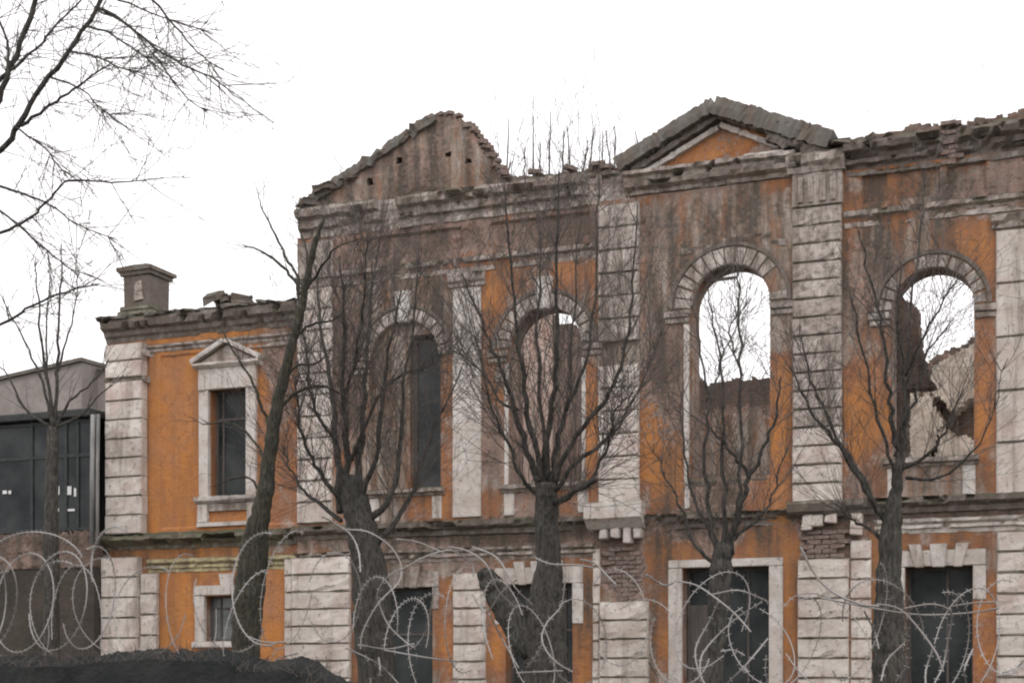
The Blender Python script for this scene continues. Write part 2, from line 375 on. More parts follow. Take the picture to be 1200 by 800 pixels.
# wear authored where the photograph shows it: (px, py, rx, ry, d_plaster, d_orange, d_grime)
BL = [(440, 430, 75, 150, -.08, -.3, .12), (620, 275, 120, 40, -.1, .0, .1), (470, 270, 110, 25, -.1, .05, .0), (410, 440, 25, 120, -.25, -.1, .25), (455, 470, 28, 130, .3, -.9, .35), (475, 345, 60, 30, .2, -.8, .35), (470, 295, 90, 22, -.15, .25, .2), (525, 560, 14, 60, .4, .6, -.5), (520, 450, 12, 60, -.1, -.1, .1),
      (577, 370, 16, 60, .4, .5, -.35), (577, 510, 16, 40, -.22, .2, -.2), (577, 575, 16, 25, .4, .5, -.2), (672, 320, 30, 20, .3, .6, -.35), (690, 480, 12, 70, .5, .7, -.6), (690, 560, 12, 40, -.1, .4, -.1),
      (590, 325, 20, 20, .2, .4, 0), (640, 275, 90, 20, -.15, 0, .3), (780, 470, 22, 60, -.14, .2, .0), (780, 560, 22, 70, .2, .6, .0), (775, 330, 25, 90, -.05, -.6, .4), (850, 255, 90, 25, .1, -.6, .35), (860, 290, 70, 20, .2, -1., .15),
      (915, 300, 15, 60, .2, -.9, .2), (914, 520, 14, 90, .4, .6, -.45), (900, 590, 26, 30, .35, .6, -.35), (850, 590, 40, 40, -.1, -.5, .45), (1016, 450, 20, 70, .45, .65, -.5), (1015, 570, 20, 30, -.1, -.3, .3), (1015, 320, 22, 60, .0, -.1, .35),
      (1130, 300, 35, 30, .4, .6, -.3), (1155, 450, 12, 110, .5, .7, -.45), (1155, 560, 12, 25, .1, .0, .3), (1080, 290, 25, 30, .2, -.7, .2), (1040, 225, 40, 22, .1, .45, .2), (1125, 225, 40, 22, .1, -.7, .4),
      (1095, 565, 50, 20, .1, -.5, .4), (640, 625, 200, 14, -.35, -.2, .1), (1090, 600, 160, 12, -.4, -.2, .3), (870, 625, 70, 14, .1, .1, .3), (520, 740, 14, 60, .4, .5, -.2), (590, 760, 18, 50, .45, .6, -.5), (685, 720, 14, 50, -.0, .2, .25), (687, 780, 14, 30, .4, .6, -.3),
      (772, 660, 14, 60, .2, .5, .05), (774, 760, 14, 60, .0, .2, .35), (928, 720, 12, 100, .3, .5, .25), (1030, 700, 12, 90, .3, .4, .1), (1155, 760, 14, 60, .5, .8, -.6), (1150, 675, 14, 25, .1, -.1, .35), (1055, 225, 60, 22, -.2, -.5, .4), (1020, 330, 30, 60, -.15, -.5, .5), (1180, 210, 40, 30, -.1, -.4, .2), (850, 250, 80, 30, -.15, .35, .1), (520, 625, 180, 14, -.2, -.3, .5), (780, 420, 20, 50, -.2, -.1, .1), (1135, 300, 20, 20, -.1, .1, .1), (1018, 500, 14, 30, -.12, 0, .1), (577, 560, 14, 30, -.2, 0, .2), (780, 620, 20, 40, -.1, 0, .4), (1010, 400, 12, 40, 0, -.3, .2), (480, 655, 60, 20, .0, -.8, .4),
      (730, 660, 26, 40, -.6, -.3, 0), (973, 640, 30, 26, -.6, -.2, 0), (725, 410, 26, 30, .2, -1, .2)]
BLW = [(X(a), Z(a, b), c*DEP(a)/F, d*DEP(a)/F, e, f*(.38 if f > 0 else .8), g_*(1 if g_ > 0 else .6)) for a, b, c, d, e, f, g_ in BL]
def wear(x, z, base=(.62, .62, .42), seed=0, blobs=BLW):
    n = fbm(x*.9, z*.9, seed+1, 5)-.5; n2 = fbm(x*2.7, z*2.2, seed+11, 4)-.5; st = fbm(x*4, z*.5, seed+21, 4)-.5
    pl = base[0]+n*.75+n2*.35; ora = base[1]+n2*.9+(fbm(x*.7, z*.7, seed+31)-.5)*1.1; gr = base[2]+st*.9+n*.5
    for (cx, cz, rx, rz, e, f, g_) in blobs:
        wgt = np.exp(-(((x-cx)/rx)**2+((z-cz)/rz)**2)**1.5*.7)
        pl = pl+e*wgt; ora = ora+f*wgt; gr = gr+g_*wgt
    # darker below the two ledge levels, fading downward
    gr = gr+.35*np.exp(-np.clip(4.5-z, 0, 9)*3)*(z < 4.5)+.3*np.exp(-np.clip(9.1-z, 0, 9)*1.6)*(z < 9.1)
    return np.stack([np.clip(pl, 0, 1), np.clip(ora, 0, 1), np.clip(gr, 0, 1)], -1)
def relief(x, z, seed=0, blobs=BLW, base=(.62, .62, .42)):
    A = wear(x, z, base, seed, blobs); pl = A[..., 0]+(fbm(x*7, z*7, 3, 3)-.5)*.2
    h = .022*sstep(.32, .36, pl)+.014*sstep(.50, .53, pl)+.014*(fbm(x*3, z*3, 9, 4)-.5)
    h = h+.010*(fbm(x*11, z*11, 19, 2)-.5)
    for px0, px1, za, zb in ((418, 540, 9.42, 9.85), (575, 690, 9.42, 9.85), (1010, 1100, 9.45, 9.95), (1112, 1155, 9.45, 9.95)):
        m = (x > X(px0)) & (x < X(px1)) & (z > za) & (z < zb); h = np.where(m, h-.07, h)
    m = (x > -12.95) & (x < -12.52) & (z > 5.12) & (z < 8.0); h = np.where((x > -13.25) & (x < -11.87) & (z > 5.12) & ((z < 7.55) | ((x+12.57)**2+(z-7.55)**2 < .46)), h-.09, h)
    return h
grid_wall('wall', XL, XR, 0, 10.0, 0, .55, wall_inside, wear, .045, relief, bld, snap=wall_snap)

# ---- piers of rusticated blocks
ST, SD = M['stone'], M['stone_dirty']
def zl(n): return n
pier(X(345), X(413), 0, 3.92, .335, bld, ST, .14); pier(X(334), X(345)-.01, 0, 3.92, .335, bld, ST, .06)
pier(X(532), X(571), 0, 3.55, .335, bld, ST, .08)
pier(X(705), X(762), 0, 2.98, .32, bld, ST, .16); pier(X(695), X(705)-.01, 0, 3.92, .32, bld, ST, .07)
pier(X(936), X(996), 0, 3.62, .32, bld, ST, .16); pier(X(996)+.01, X(1022), 0, 3.92, .32, bld, ST, .08)
pier(X(1168), .0-.75, 0, 3.98, .32, bld, ST, .12); pier(1.25, 2.1, 0, 3.98, .32, bld, ST, .12)
pier(X(350), X(391), 4.56, 9.02, .40, bld, ST, .10); pier(X(703), X(751), 4.70, 7.1, .40, bld, ST, .13, skip=()); pier(X(703), X(751), 7.1, 9.9, .40, bld, SD, .13, skip=((6.95, 7.5),))
pier(X(930), X(988), 4.56, 5.8, .31, bld, ST, .15); pier(X(930), X(988), 5.8, 9.45, .305, bld, SD, .15)
pier(X(1167), -.75, 4.56, 6.2, .82, bld, ST, .10, gap=.01); pier(X(1167), -.75, 6.2, 8.75, .85, bld, ST, .10, gap=.01); pier(1.25, 2.1, 4.56, 8.75, .4, bld, ST, .1)
m = MB(); m.box(X(532), X(565), -.075, .02, 4.56, 8.72, .004); m.build('pilaster', M['trim_clean'], bld, bevel=.012)
m = MB(); m.box(X(352), X(392), -.07, .02, 9.02, 9.9, .01); m.build('pilaster', M['trim'], bld, bevel=.012)
m = MB(); m.box(X(930), X(989), -.14, .02, 9.46, 10.02, .01); m.build('pilaster', M['stone_dirty'], bld, bevel=.012)
for i, px in enumerate((940, 952, 966, 978)):
    m = MB(); m.box(X(px)-.05, X(px)+.05, -.175, -.13, 9.52, 9.95, .006); m.build('pilaster_rib', M['trim'], bld, bevel=.01)
for (a, b, z0, z1, dd) in ((527, 570, 8.72, 9.0, .12), (1163, 1215, 8.75, 9.0, .15), (925, 992, 4.36, 4.56, .22)):
    moulding('capital', X(a), X(b), [(0, z0), (dd*.6, z0+.03), (dd*.6, z0+.09), (dd, z0+.13), (dd*1.1, z1-.02), (dd, z1)], bld, M['trim'], dmg=.3, seed=a)

# ---- mouldings
TR, TD = M['trim'], M['trim_dark']
prof_str = lambda z: [(0, z-.26), (.05, z-.25), (.07, z-.17), (.16, z-.13), (.2, z-.10), (.21, z-.03), (.17, z)]
moulding('string_course', XL-.05, X(698), prof_str(4.50), bld, TD, seed=3, dmg=.5, top_rag=.02)
moulding('string_course', X(698)-.12, X(757), [(0, 4.22), (.1, 4.25), (.22, 4.36), (.3, 4.42), (.3, 4.66), (.26, 4.7)], bld, M['trim_clean'], seed=5, dmg=.2)
moulding('string_course', X(757)+.02, X(930), prof_str(4.46), bld, TD, seed=8, dmg=.75, rough=.02)
moulding('string_course', X(990), XR, prof_str(4.58), bld, TD, seed=13, dmg=.35)
prof2 = lambda z: [(0, z-.24), (.04, z-.23), (.05, z-.17), (.10, z-.15), (.10, z-.10), (.07, z-.09), (.13, z-.05), (.14, z-.01), (.11, z)]
moulding('lower_band', XL-.03, X(700), prof2(4.0), bld, TR, seed=23, dmg=.45)
moulding('lower_band', X(1026), XR, prof2(4.22), bld, M['trim_clean'], seed=28, dmg=.2)
prof_ar = lambda z: [(0, z-.28), (.05, z-.27), (.05, z-.19), (.02, z-.18), (.03, z-.12), (.12, z-.09), (.13, z-.02), (.08, z)]
moulding('architrave', XL-.02, X(699), prof_ar(9.28), bld, TR, seed=33, dmg=.5)
moulding('architrave', X(990), XR, prof_ar(9.32), bld, TR, seed=37, dmg=.42)
prof_c = lambda z: [(0, z-.52), (.06, z-.51), (.07, z-.43), (.03, z-.42), (.04, z-.36), (.14, z-.33), (.16, z-.27), (.12, z-.26), (.14, z-.19), (.27, z-.15), (.31, z-.06), (.30, z-.01), (.2, z+.03)]
moulding('cornice', XL+.08, X(738), prof_c(10.47), bld, TR, seed=43, dmg=.45, top_rag=.05, rough=.018, gaps=((X(448), X(470)), (X(690), X(740))))
moulding('cornice', X(735), X(935), [(0, 10.02), (.05, 10.03), (.06, 10.09), (.2, 10.13), (.24, 10.2), (.2, 10.22), (.22, 10.28), (.3, 10.32), (.3, 10.38), (.22, 10.4)], bld, TR, seed=47, dmg=.35, rough=.015)
moulding('cornice', X(925), X(992), [(0, 10.0), (.16, 10.02), (.2, 10.1), (.28, 10.16), (.3, 10.28), (.24, 10.34)], bld, SD, seed=49, dmg=.35, rough=.02)
moulding('cornice', X(992), XR, prof_c(10.40), bld, TD, seed=53, dmg=.5, top_rag=.08, rough=.02, gaps=((X(1103), X(1122)),))
m = MB()
# parapet masonry above the cornice, ragged
def para_in(prof):
    xs, zs = zip(*prof)
    return lambda x, z: z < np.interp(x, xs, zs)+(fbm(x*4, x*0+1, 5, 4)-.5)*.28
PW = lambda x, z: wear(x, z, (.24, .1, .7), 5, ())
PR = lambda x, z: .05*(fbm(x*5, z*7, 40, 4)-.5)
par = [(X(352), 10.55), (X(588), 10.62), (X(600), 10.62), (X(735), 10.62), (X(930), 10.6), (X(985), 10.45), (X(992), 10.48), (X(1020), 10.62), (X(1100), 10.66), (X(1130), 10.6), (X(1165), 10.58), (X(1172), 10.64), (XR, 10.6)]
grid_wall('parapet', XL, XR, 10.0, 10.95, .07, .45, para_in(par), PW, .045, PR, bld)
# left gable
gab = [(357, 246), (366, 232), (380, 222), (404, 208), (430, 192), (458, 172), (482, 158), (498, 143), (512, 135), (524, 137), (536, 141), (548, 152), (556, 160), (566, 176), (576, 190), (585, 202), (592, 212), (600, 222)]
gx_, gz_ = [X(a) for a, b in gab], [Z(a, b) for a, b in gab]
def gab_in(x, z):
    t = np.interp(x, gx_, gz_)+(fbm(x*6, x*0, 6, 4)-.5)*.14
    hole = np.zeros_like(x, bool)
    for (a, b) in ((467, 188), (432, 213), (525, 181), (547, 188)):
        hole |= (np.abs(x-X(a)) < .06) & (np.abs(z-Z(a, b)) < .05)
    return (z < t) & ~hole
GB = [(X(a), Z(a, b), c*DEP(a)/F, d*DEP(a)/F, e, f, g_) for a, b, c, d, e, f, g_ in [(545, 195, 40, 45, .35, -.1, -.1), (475, 215, 40, 20, .12, -.5, .2), (420, 225, 40, 20, .3, -.8, -.1), (500, 165, 40, 25, 0, -.4, .35), (578, 205, 10, 20, -.3, -.5, .5)]]
grid_wall('gable', X(355), X(602), 10.45, 12.05, .05, .5, gab_in, lambda x, z: wear(x, z, (.33, .3, .8), 9, GB), .04, lambda x, z: relief(x, z, 9, GB, (.33, .3, .8)), bld)
# coping rubble on the left rake of the gable
def rake(name, p0, p1, out, th, parent, mat, y0, y1, seed, n=26, j=.02, off=0.):
    """an eroded sloping band from p0 to p1 (x, z), th thick, standing `out` proud"""
    V = []; Fc = []
    L = math.hypot(p1[0]-p0[0], p1[1]-p0[1]); dx, dz = (p1[0]-p0[0])/L, (p1[1]-p0[1])/L; nx, nz = -dz, dx
    if nz < 0: nx, nz = -nx, -nz
    r = random.Random(seed)
    sec = [(0, -out), (th*.5, -out*1.04), (th, -out), (th*1.0, (y1)*.5), (th, y1), (0, y1)]
    for i in range(n+1):
        s = L*i/n
        for (t, y) in sec:
            jj = j*(1+.6*math.sin(s*7+seed)); t2 = t+r.uniform(-jj, jj); y2 = y+r.uniform(-jj, jj)
            V.append((p0[0]+dx*s+nx*t2+r.uniform(-jj, jj)*.5, y0+y2, p0[1]+dz*s+nz*t2+r.uniform(-jj, jj)*.5))
    K = len(sec)
    for i in range(n):
        for k in range(K):
            a = i*K+k; b = i*K+(k+1) % K; Fc.append((a, a+K, b+K, b))
    Fc += [tuple(range(K)), tuple(range(n*K+K-1, n*K-1, -1))]
    return link(name, mesh(name, V, Fc), mat, parent)
P = lambda a, b: (X(a), Z(a, b)); PQ = lambda a, b: (X(a, .33), Z(a, b+3, .33))
rake('gable_coping', P(362, 243), P(512, 142), .12, .17, bld, M['roof'], .05, .5, 3, 40, .035)
# pediment
ped_x = [X(735), X(838), X(960)]; ped_z = [Z(735, 185), Z(838, 122), Z(960, 165)]
PB = [(X(a), Z(a, b), c*DEP(a)/F, d*DEP(a)/F, e, f, g_) for a, b, c, d, e, f, g_ in [(840, 172, 60, 22, .05, .35, -.25), (900, 180, 30, 15, .3, -.8, .1), (840, 195, 60, 6, -.1, -.1, -.1)]]
grid_wall('pediment_wall', X(735), X(955), 10.38, 11.6, .04, .5, lambda x, z: z < np.interp(x, ped_x, ped_z), lambda x, z: wear(x, z, (.62, .62, .2), 17, PB), .04, lambda x, z: relief(x, z, 17, PB, (.42, .65, .2)), bld)
rake('pediment_moulding', PQ(752, 196), PQ(838, 143), .13, .085, bld, M['trim_clean'], .04, .3, 4, 24, .008)
rake('pediment_moulding', PQ(838, 140), PQ(908, 166), .13, .085, bld, M['trim_clean'], .04, .3, 5, 24, .01)
rake('pediment_moulding', PQ(738, 196), PQ(838, 132), .21, .09, bld, TD, .04, .4, 6, 24, .012)
rake('pediment_moulding', PQ(838, 131), PQ(905, 151), .23, .08, bld, TR, .04, .4, 7, 20, .01)
rake('pediment_roof_edge', PQ(724, 196), PQ(839, 124), .36, .23, bld, M['roof'], .04, .75, 8, 40, .014)
rake('pediment_roof_edge', PQ(832, 129), PQ(968, 170), .36, .30, bld, M['roof'], .04, .75, 9, 46, .018)
rake('pediment_roof_edge', PQ(895, 160), PQ(962, 179), .30, .16, bld, M['rubble'], .04, .6, 10, 20, .04)
m = MB(); m.box(X(875), X(922), -.2, .1, 10.28, 10.45, .012)
m.build('loose_white_slab', M['trim_clean'], bld, bevel=.01)

# ---- arches: voussoir rings, keystones, imposts, sills
def wedge(c, zc, r0, r1, a0, a1, y0, y1, seed=0, j=.008):
    r = random.Random(seed); V = []
    for (rr, aa) in ((r0, a0), (r0, a1), (r1, a1), (r1, a0)):
        V.append((c+rr*math.cos(aa), y0, zc+rr*math.sin(aa)))
    f = [(x+r.uniform(-j, j), y+r.uniform(-j*1.5, j*1.5), z+r.uniform(-j, j)) for x, y, z in V]; bk = [(x, y1, z) for x, y, z in V]
    cx = sum(p[0] for p in f)/4; cz = sum(p[2] for p in f)/4
    fi = [(p[0]+(cx-p[0])*.14, p[1]-.018, p[2]+(cz-p[2])*.14) for p in f]
    Fc = [(8, 9, 10, 11), (7, 6, 5, 4)]
    for k in range(4): q = (k+1) % 4; Fc.append((k, q, 8+q, 8+k)); Fc.append((k+4, q+4, q, k))
    return mesh('voussoir', f+bk+fi, Fc)
def arch_set(i, vm, ring=.2, n=13, key=True, outer=True, imp=True, d=.05, lab=None):
    c, r, s, sp = ARCH[i]
    # archivolt strip
    V = []; Fc = []; K = 24; R0, R1 = r+ring+.012, r+ring+.075
    for k in range(K+1):
        a = math.pi*k/K
        for rr, y in ((R0, 0.03), (R0, -.075), (R1, -.085), (R1, .03)): V.append((c+rr*math.cos(a), y+random.uniform(-.006, .006), sp+rr*math.sin(a)+random.uniform(-.006, .006)))
    for k in range(K):
        for q in range(4): a = k*4+q; b = k*4+(q+1) % 4; Fc.append((a, a+4, b+4, b))
    Fc += [(0, 1, 2, 3), (K*4+3, K*4+2, K*4+1, K*4)]
    su = link('window_surround', mesh('window_surround', V, Fc), M['trim'] if vm is not M['stone_dirty'] else TD, bld)
    if lab: su['label'] = lab
    for k in range(n):
        if i == 3 and k in (8, 9) or i == 2 and k in (1, 2): continue
        g_ = .012
        o = link('voussoir', wedge(c, sp, r-.004, r+ring, math.pi*k/n+g_, math.pi*(k+1)/n-g_, -d, .06, i*50+k), vm, su)
    if key:
        m = MB(); zt = sp+r; m.add([(c-.10, -.14, zt-.06), (c+.10, -.14, zt-.06), (c+.17, -.16, zt+.52), (c-.17, -.16, zt+.52), (c-.10, .05, zt-.06), (c+.10, .05, zt-.06), (c+.17, .05, zt+.52), (c-.17, .05, zt+.52)],
              [(0, 1, 2, 3), (7, 6, 5, 4), (0, 3, 7, 4), (1, 5, 6, 2), (3, 2, 6, 7), (0, 4, 5, 1)])
        m.build('keystone', M['trim_clean'] if i != 2 else TD, su, bevel=.02)
    if imp:
        for sg in (-1, 1):
            if i == 0 and sg > 0: continue
            x0 = c+sg*(r+.0); x1 = c+sg*(r+ring+.16); a, b = min(x0, x1), max(x0, x1)
            m = MB(); m.box(a, b, -.11, .03, sp-.14, sp-.02, .006); m.box(a+.02, b-.02, -.08, .03, sp-.24, sp-.145, .006)
            m.build('impost', TR, su, bevel=.015)
    return su
W = []
W.append(arch_set(0, M['stone_dirty'], .22, 13)); W.append(arch_set(1, M['stone_dirty'], .24, 15)); W.append(arch_set(2, M['stone_dirty'], .30, 15, key=False)); W.append(arch_set(3, M['stone_dirty'], .20, 13, key=False)); W.append(arch_set(4, M['stone'], .2, 13))
def jambs(su, x0, x1, z0, z1, wd, mat, d=.05):
    for a, b in ((x0-wd, x0-.002), (x1+.002, x1+wd)):
        m = MB(); m.box(a, b, -d, .03, z0, z1, .004); m.build('jamb', mat, su, bevel=.01)
def sill(su, x0, x1, z, mat=TR, apron=True, bz=4.55, panel=True):
    moulding('sill', x0, x1, [(0, z-.14), (.06, z-.13), (.08, z-.09), (.16, z-.07), (.17, z-.01), (.14, z+.01)], su, mat, deep=.5, dmg=.25, seed=int(abs(z+x0)*100))
    if apron:
        for a, b in ((x0+.06, x0+.26), (x1-.26, x1-.06)):
            m = MB(); m.box(a, b, -.06, .03, bz, z-.14, .006); m.build('sill_bracket', M['trim_clean'], su, bevel=.015)
sill(W[0], -13.35, -11.75, 5.12); sill(W[1], X(588), X(694), 5.10); sill(W[3], X(1036), X(1148), 5.2, TR); sill(W[4], -.4, 1.1, 5.2); 
moulding('sill', X(806), X(908), [(0, 4.9), (.03, 4.92), (.05, 5.0), (.02, 5.06)], W[2], TD, deep=.5, dmg=.7, seed=77)
jambs(W[1], ARCH[1][0]-.695, ARCH[1][0]+.695, 5.1, 7.3, .08, M['trim_clean']); 
m = MB(); m.box(X(803), X(809), -.09, .03, 4.95, 7.7, .01); m.build('jamb', M['trim_clean'], W[2], bevel=.01)
m = MB(); m.box(X(803), X(809), -.06, .03, 4.55, 4.95, .01); m.build('jamb', M['trim_clean'], W[2], bevel=.01)
jambs(W[3], ARCH[3][0]-.65, ARCH[3][0]+.65, 5.2, 7.4, .05, TR, .03)
# broken remnant of moulding above the wide arch
for (a, b, z, s) in ((800, 835, 9.02, 1), (848, 905, 9.12, 2), (905, 922, 9.0, 3)):
    moulding('broken_moulding', X(a), X(b), [(0, z-.12), (.05, z-.11), (.09, z-.03), (.06, z)], bld, TR, dmg=.6, seed=90+s, rough=.02)
# square hood blocks under the frieze
for px in (640, 700, 1165):
    pass
# ---- ground floor surrounds
def flat_surround(r, wd, top, mat, drop=None, key=True):
    x0, x1, z0, z1 = r; t = z1+top
    m = MB(); m.box(x0-wd, x1+wd, -.06, .03, z1, t, .005); su = m.build('window_surround', mat, bld, bevel=.012)
    zb = z0 if drop is None else drop
    for a, b in ((x0-wd, x0), (x1, x1+wd)):
        m = MB(); m.box(a, b, -.058, .03, zb, z1-.003, .004); m.build('jamb', mat, su, bevel=.012)
    if key:
        c = (x0+x1)/2
        for k, (o, w0, w1) in enumerate(((-.3, .07, .1), (0, .1, .14), (.3, .07, .1))):
            m = MB(); m.add([(c+o-w0, -.1, z1-.02), (c+o+w0, -.1, z1-.02), (c+o*1.25+w1, -.11, t+.1), (c+o*1.25-w1, -.11, t+.1), (c+o-w0, .03, z1-.02), (c+o+w0, .03, z1-.02), (c+o*1.25+w1, .03, t+.1), (c+o*1.25-w1, .03, t+.1)],
                [(0, 1, 2, 3), (7, 6, 5, 4), (0, 3, 7, 4), (1, 5, 6, 2), (3, 2, 6, 7), (0, 4, 5, 1)]); m.build('keystone', mat, su, bevel=.015)
    return su
S1 = flat_surround(RECT[0], .13, .30, M['trim'], 2.9); S2 = flat_surround(RECT[1], .20, .30, M['trim_clean'], 2.6); S3 = flat_surround(RECT[2], .24, .14, M['trim_clean'], None, False); S4 = flat_surround(RECT[3], .2, .26, M['trim_clean'], 2.9); S5 = flat_surround(RECT[4], .2, .26, M['trim_clean'], 2.9)
m = MB(); m.box(RECT[3][0]-.2, RECT[3][0]-.002, -.04, .03, 2.65, 2.9, .01); m.build('jamb', M['brick'], S4)
def window_frame(su, x0, x1, z0, z1, y=.2, bars_x=(), bars_z=(), glass='glass', t=.05, mat='wood'):
    m = MB(); e = .006
    m.box(x0+e, x0+t, y, y+.06, z0+e, z1-e); m.box(x1-t, x1-e, y, y+.06, z0+e, z1-e); m.box(x0+t+.001, x1-t-.001, y+.002, y+.058, z1-t, z1-e); m.box(x0+t+.001, x1-t-.001, y+.002, y+.058, z0+e, z0+t)
    fr = m.build('window_frame', M[mat], su)
    for b in bars_x: mm = MB(); mm.box(b-.02, b+.02, y+.004, y+.05, z0+t, z1-t); mm.build('mullion', M[mat], su)
    for b in bars_z: mm = MB(); mm.box(x0+t, x1-t, y+.007, y+.048, b-.022, b+.022); mm.build('transom', M[mat], su)
    if glass: mm = MB(); mm.box(x0+t, x1-t, y+.025, y+.032, z0+t, z1-t); mm.build('pane', M[glass], su)
window_frame(S1, RECT[0][0], RECT[0][1], 1.1, 3.31, .25, (), (2.45,)); window_frame(S2, RECT[1][0], RECT[1][1], .95, 3.32, .25, (X(657),), (2.5,))  # ground-floor panes added so the dark openings catch sky reflection
window_frame(S4, RECT[3][0], RECT[3][1], 0, 3.45, .3, (X(1108),), ())
window_frame(S3, RECT[2][0], RECT[2][1], 0, 3.53, .3, (X(872),), (), 'glass', .05)
m = MB(); m.box(RECT[2][0]+.02, RECT[2][0]+.5, .25, .31, 0, 2.9); m.build('reveal_board', M['wood'], S3)  # board added where the lit left reveal would show
m = MB(); m.box(-12.50, -12.42, .2, .26, 5.14, 7.9); m.box(-11.96, -11.9, .2, .26, 5.14, 7.9); m.build('window_frame', M['wood'], W[0])
m = MB(); m.box(-12.41, -11.97, .225, .232, 5.14, 7.9); m.build('pane', M['glass'], W[0])
m = MB(); m.box(X(816), X(860), .1, .16, 8.44, 8.49, .008); m.build('rotten_lintel', M['wood'], W[2])
# consoles under the string course block
for k, px in enumerate((710, 724, 738, 750)):
    m = MB(); m.box(X(px)-.07, X(px)+.07, -.22+random.uniform(0, .05), .02, 3.98+random.uniform(-.03, .1), 4.24, .02); m.build('console', M['trim_clean'], bld, bevel=.02)
for k, (px, z0) in enumerate(((948, 4.1), (960, 4.15), (975, 4.2), (1005, 3.98))):
    m = MB(); m.box(X(px)-.09, X(px)+.09, -.17, .02, z0, 4.36, .02); m.build('console', M['stone'], bld, bevel=.02)
moulding('string_course', X(925), X(990), [(0, 4.3), (.1, 4.31), (.22, 4.4), (.25, 4.52), (.2, 4.55)], bld, TD, seed=15, dmg=.5)

# ---- individual bricks: bared piers and broken edges
BM = [rough_box_mesh('brick', .24, .13, .066, s, .007) for s in range(6)]
for b_ in BM: b_.materials.append(M['brick'])
nb = 0
def brick_at(x, y, z, rz=0, ry=0):
    global nb
    o = link('brick', BM[random.randrange(6)], None, bld, (x, y, z)); o.rotation_euler = (random.uniform(-.03, .03), ry, rz); nb += 1
def brick_panel(xa, xb, za, zb, y=-.03, skipf=.12):
    k = 0; z = za
    while z < zb-.03:
        x = xa+(.12 if k % 2 else .0)
        while x < xb-.1:
            if random.random() > skipf: brick_at(x+.12, y+random.uniform(-.008, .008), z, random.uniform(-.02, .02))
            x += .252
        z += .079; k += 1
brick_panel(X(706), X(760), 2.99, 3.95, .03, .05); brick_panel(X(938), X(996), 3.63, 4.1, .0, .1); brick_panel(X(1103), X(1124), 9.9, 10.6, -.02, .1)
def edge_bricks(pts, n, y0, y1, tilt=True):
    for _ in range(n):
        t = random.random()*(len(pts)-1); i = int(t); f = t-i
        x = pts[i][0]*(1-f)+pts[i+1][0]*f; z = pts[i][1]*(1-f)+pts[i+1][1]*f
        brick_at(x, random.uniform(y0, y1), z+random.uniform(-.03, .05), random.uniform(-.9, .9), random.uniform(-.25, .25))
edge_bricks(list(zip(gx_, gz_))[8:], 45, .02, .4); edge_bricks(list(zip(gx_, gz_))[:9], 26, -.02, .4)
edge_bricks([(a, b-.03) for a, b in par[2:4]], 22, -.05, .4); edge_bricks([(a, b-.13) for a, b in par[6:]], 14, .05, .35)
edge_bricks([PQ(842, 116), PQ(974, 155)], 10, -.2, .3)
RM = [rough_box_mesh('rubble_stone', .3, .3, .14, 30+s, .05) for s in range(6)]
for r_ in RM: r_.materials.append(M['rubble'])
def rubble(pts, n, y0, y1, s0=.5, s1=1.2, parent=bld):
    for _ in range(n):
        t = random.random()*(len(pts)-1); i = int(t); f = t-i
        x = pts[i][0]*(1-f)+pts[i+1][0]*f; z = pts[i][1]*(1-f)+pts[i+1][1]*f; s = random.uniform(s0, s1)
        o = link('rubble_stone', RM[random.randrange(6)], None, parent, (x, random.uniform(y0, y1), z-.05)); o.scale = (s, s, s*random.uniform(.6, 1.1)); o.rotation_euler = (0, random.uniform(-.4, .4), random.uniform(0, 6))
rubble([P(358, 243), P(372, 228), P(420, 202)], 16, -.1, .4, .5, 1.1); rubble([P(590, 212), P(730, 204)], 30, -.1, .4, .3, .8)
rubble([P(925, 170), P(985, 172)], 14, -.25, .4); rubble([P(992, 172), P(1100, 160), P(1200, 150), (XR, 10.55)], 50, -.2, .4, .4, 1.); rubble([PQ(860, 124), PQ(972, 156)], 22, -.3, .3, .3, .6)

# ---- inside: floor, rear wall, cross walls, an unseen slab added over the first bay to darken its window
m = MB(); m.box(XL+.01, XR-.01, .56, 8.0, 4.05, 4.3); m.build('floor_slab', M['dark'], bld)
m = MB(); m.box(XL+.01, -11.7, .56, 8.0, 8.95, 9.15); m.box(XL+.01, XL+.35, .56, 8, 4.31, 8.94); m.build('attic_shade_slab', M['dark'], bld)
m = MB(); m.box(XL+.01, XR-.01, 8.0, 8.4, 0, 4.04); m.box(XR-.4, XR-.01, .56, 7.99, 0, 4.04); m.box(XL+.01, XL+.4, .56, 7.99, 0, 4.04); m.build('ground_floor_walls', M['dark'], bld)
IW = lambda b, sd, bl=(): (lambda x, z: wear(x, z, b, sd, bl))
def XB(px, y): return X(px, -y)
def ZB(px, py, y): return Z(px, py, -y)
rear = [(XL, 8.7), (XB(700, 8), 8.6), (XB(790, 8), 8.4), (XB(815, 8), ZB(815, 441, 8)), (XB(830, 8), ZB(830, 449, 8)), (XB(860, 8), ZB(860, 445, 8)), (XB(905, 8), ZB(905, 443, 8)), (XB(1000, 8), 8.0), (XB(1070, 8), ZB(1070, 440, 8)), (XB(1085, 8), ZB(1085, 425, 8)), (XB(1110, 8), ZB(1110, 412, 8)), (XB(1145, 8), ZB(1145, 396, 8)), (XR+2, 8.8)]
RB = [(XB(a, 8), ZB(a, b, 8), c*.0195, d*.0195, e, f, g_) for a, b, c, d, e, f, g_ in [(860, 462, 60, 14, -.3, -.3, .2), (860, 520, 60, 32, .5, -.6, -.25), (1125, 505, 22, 30, -.5, -.2, .3), (1130, 405, 26, 7, -.3, -.5, .5)]]
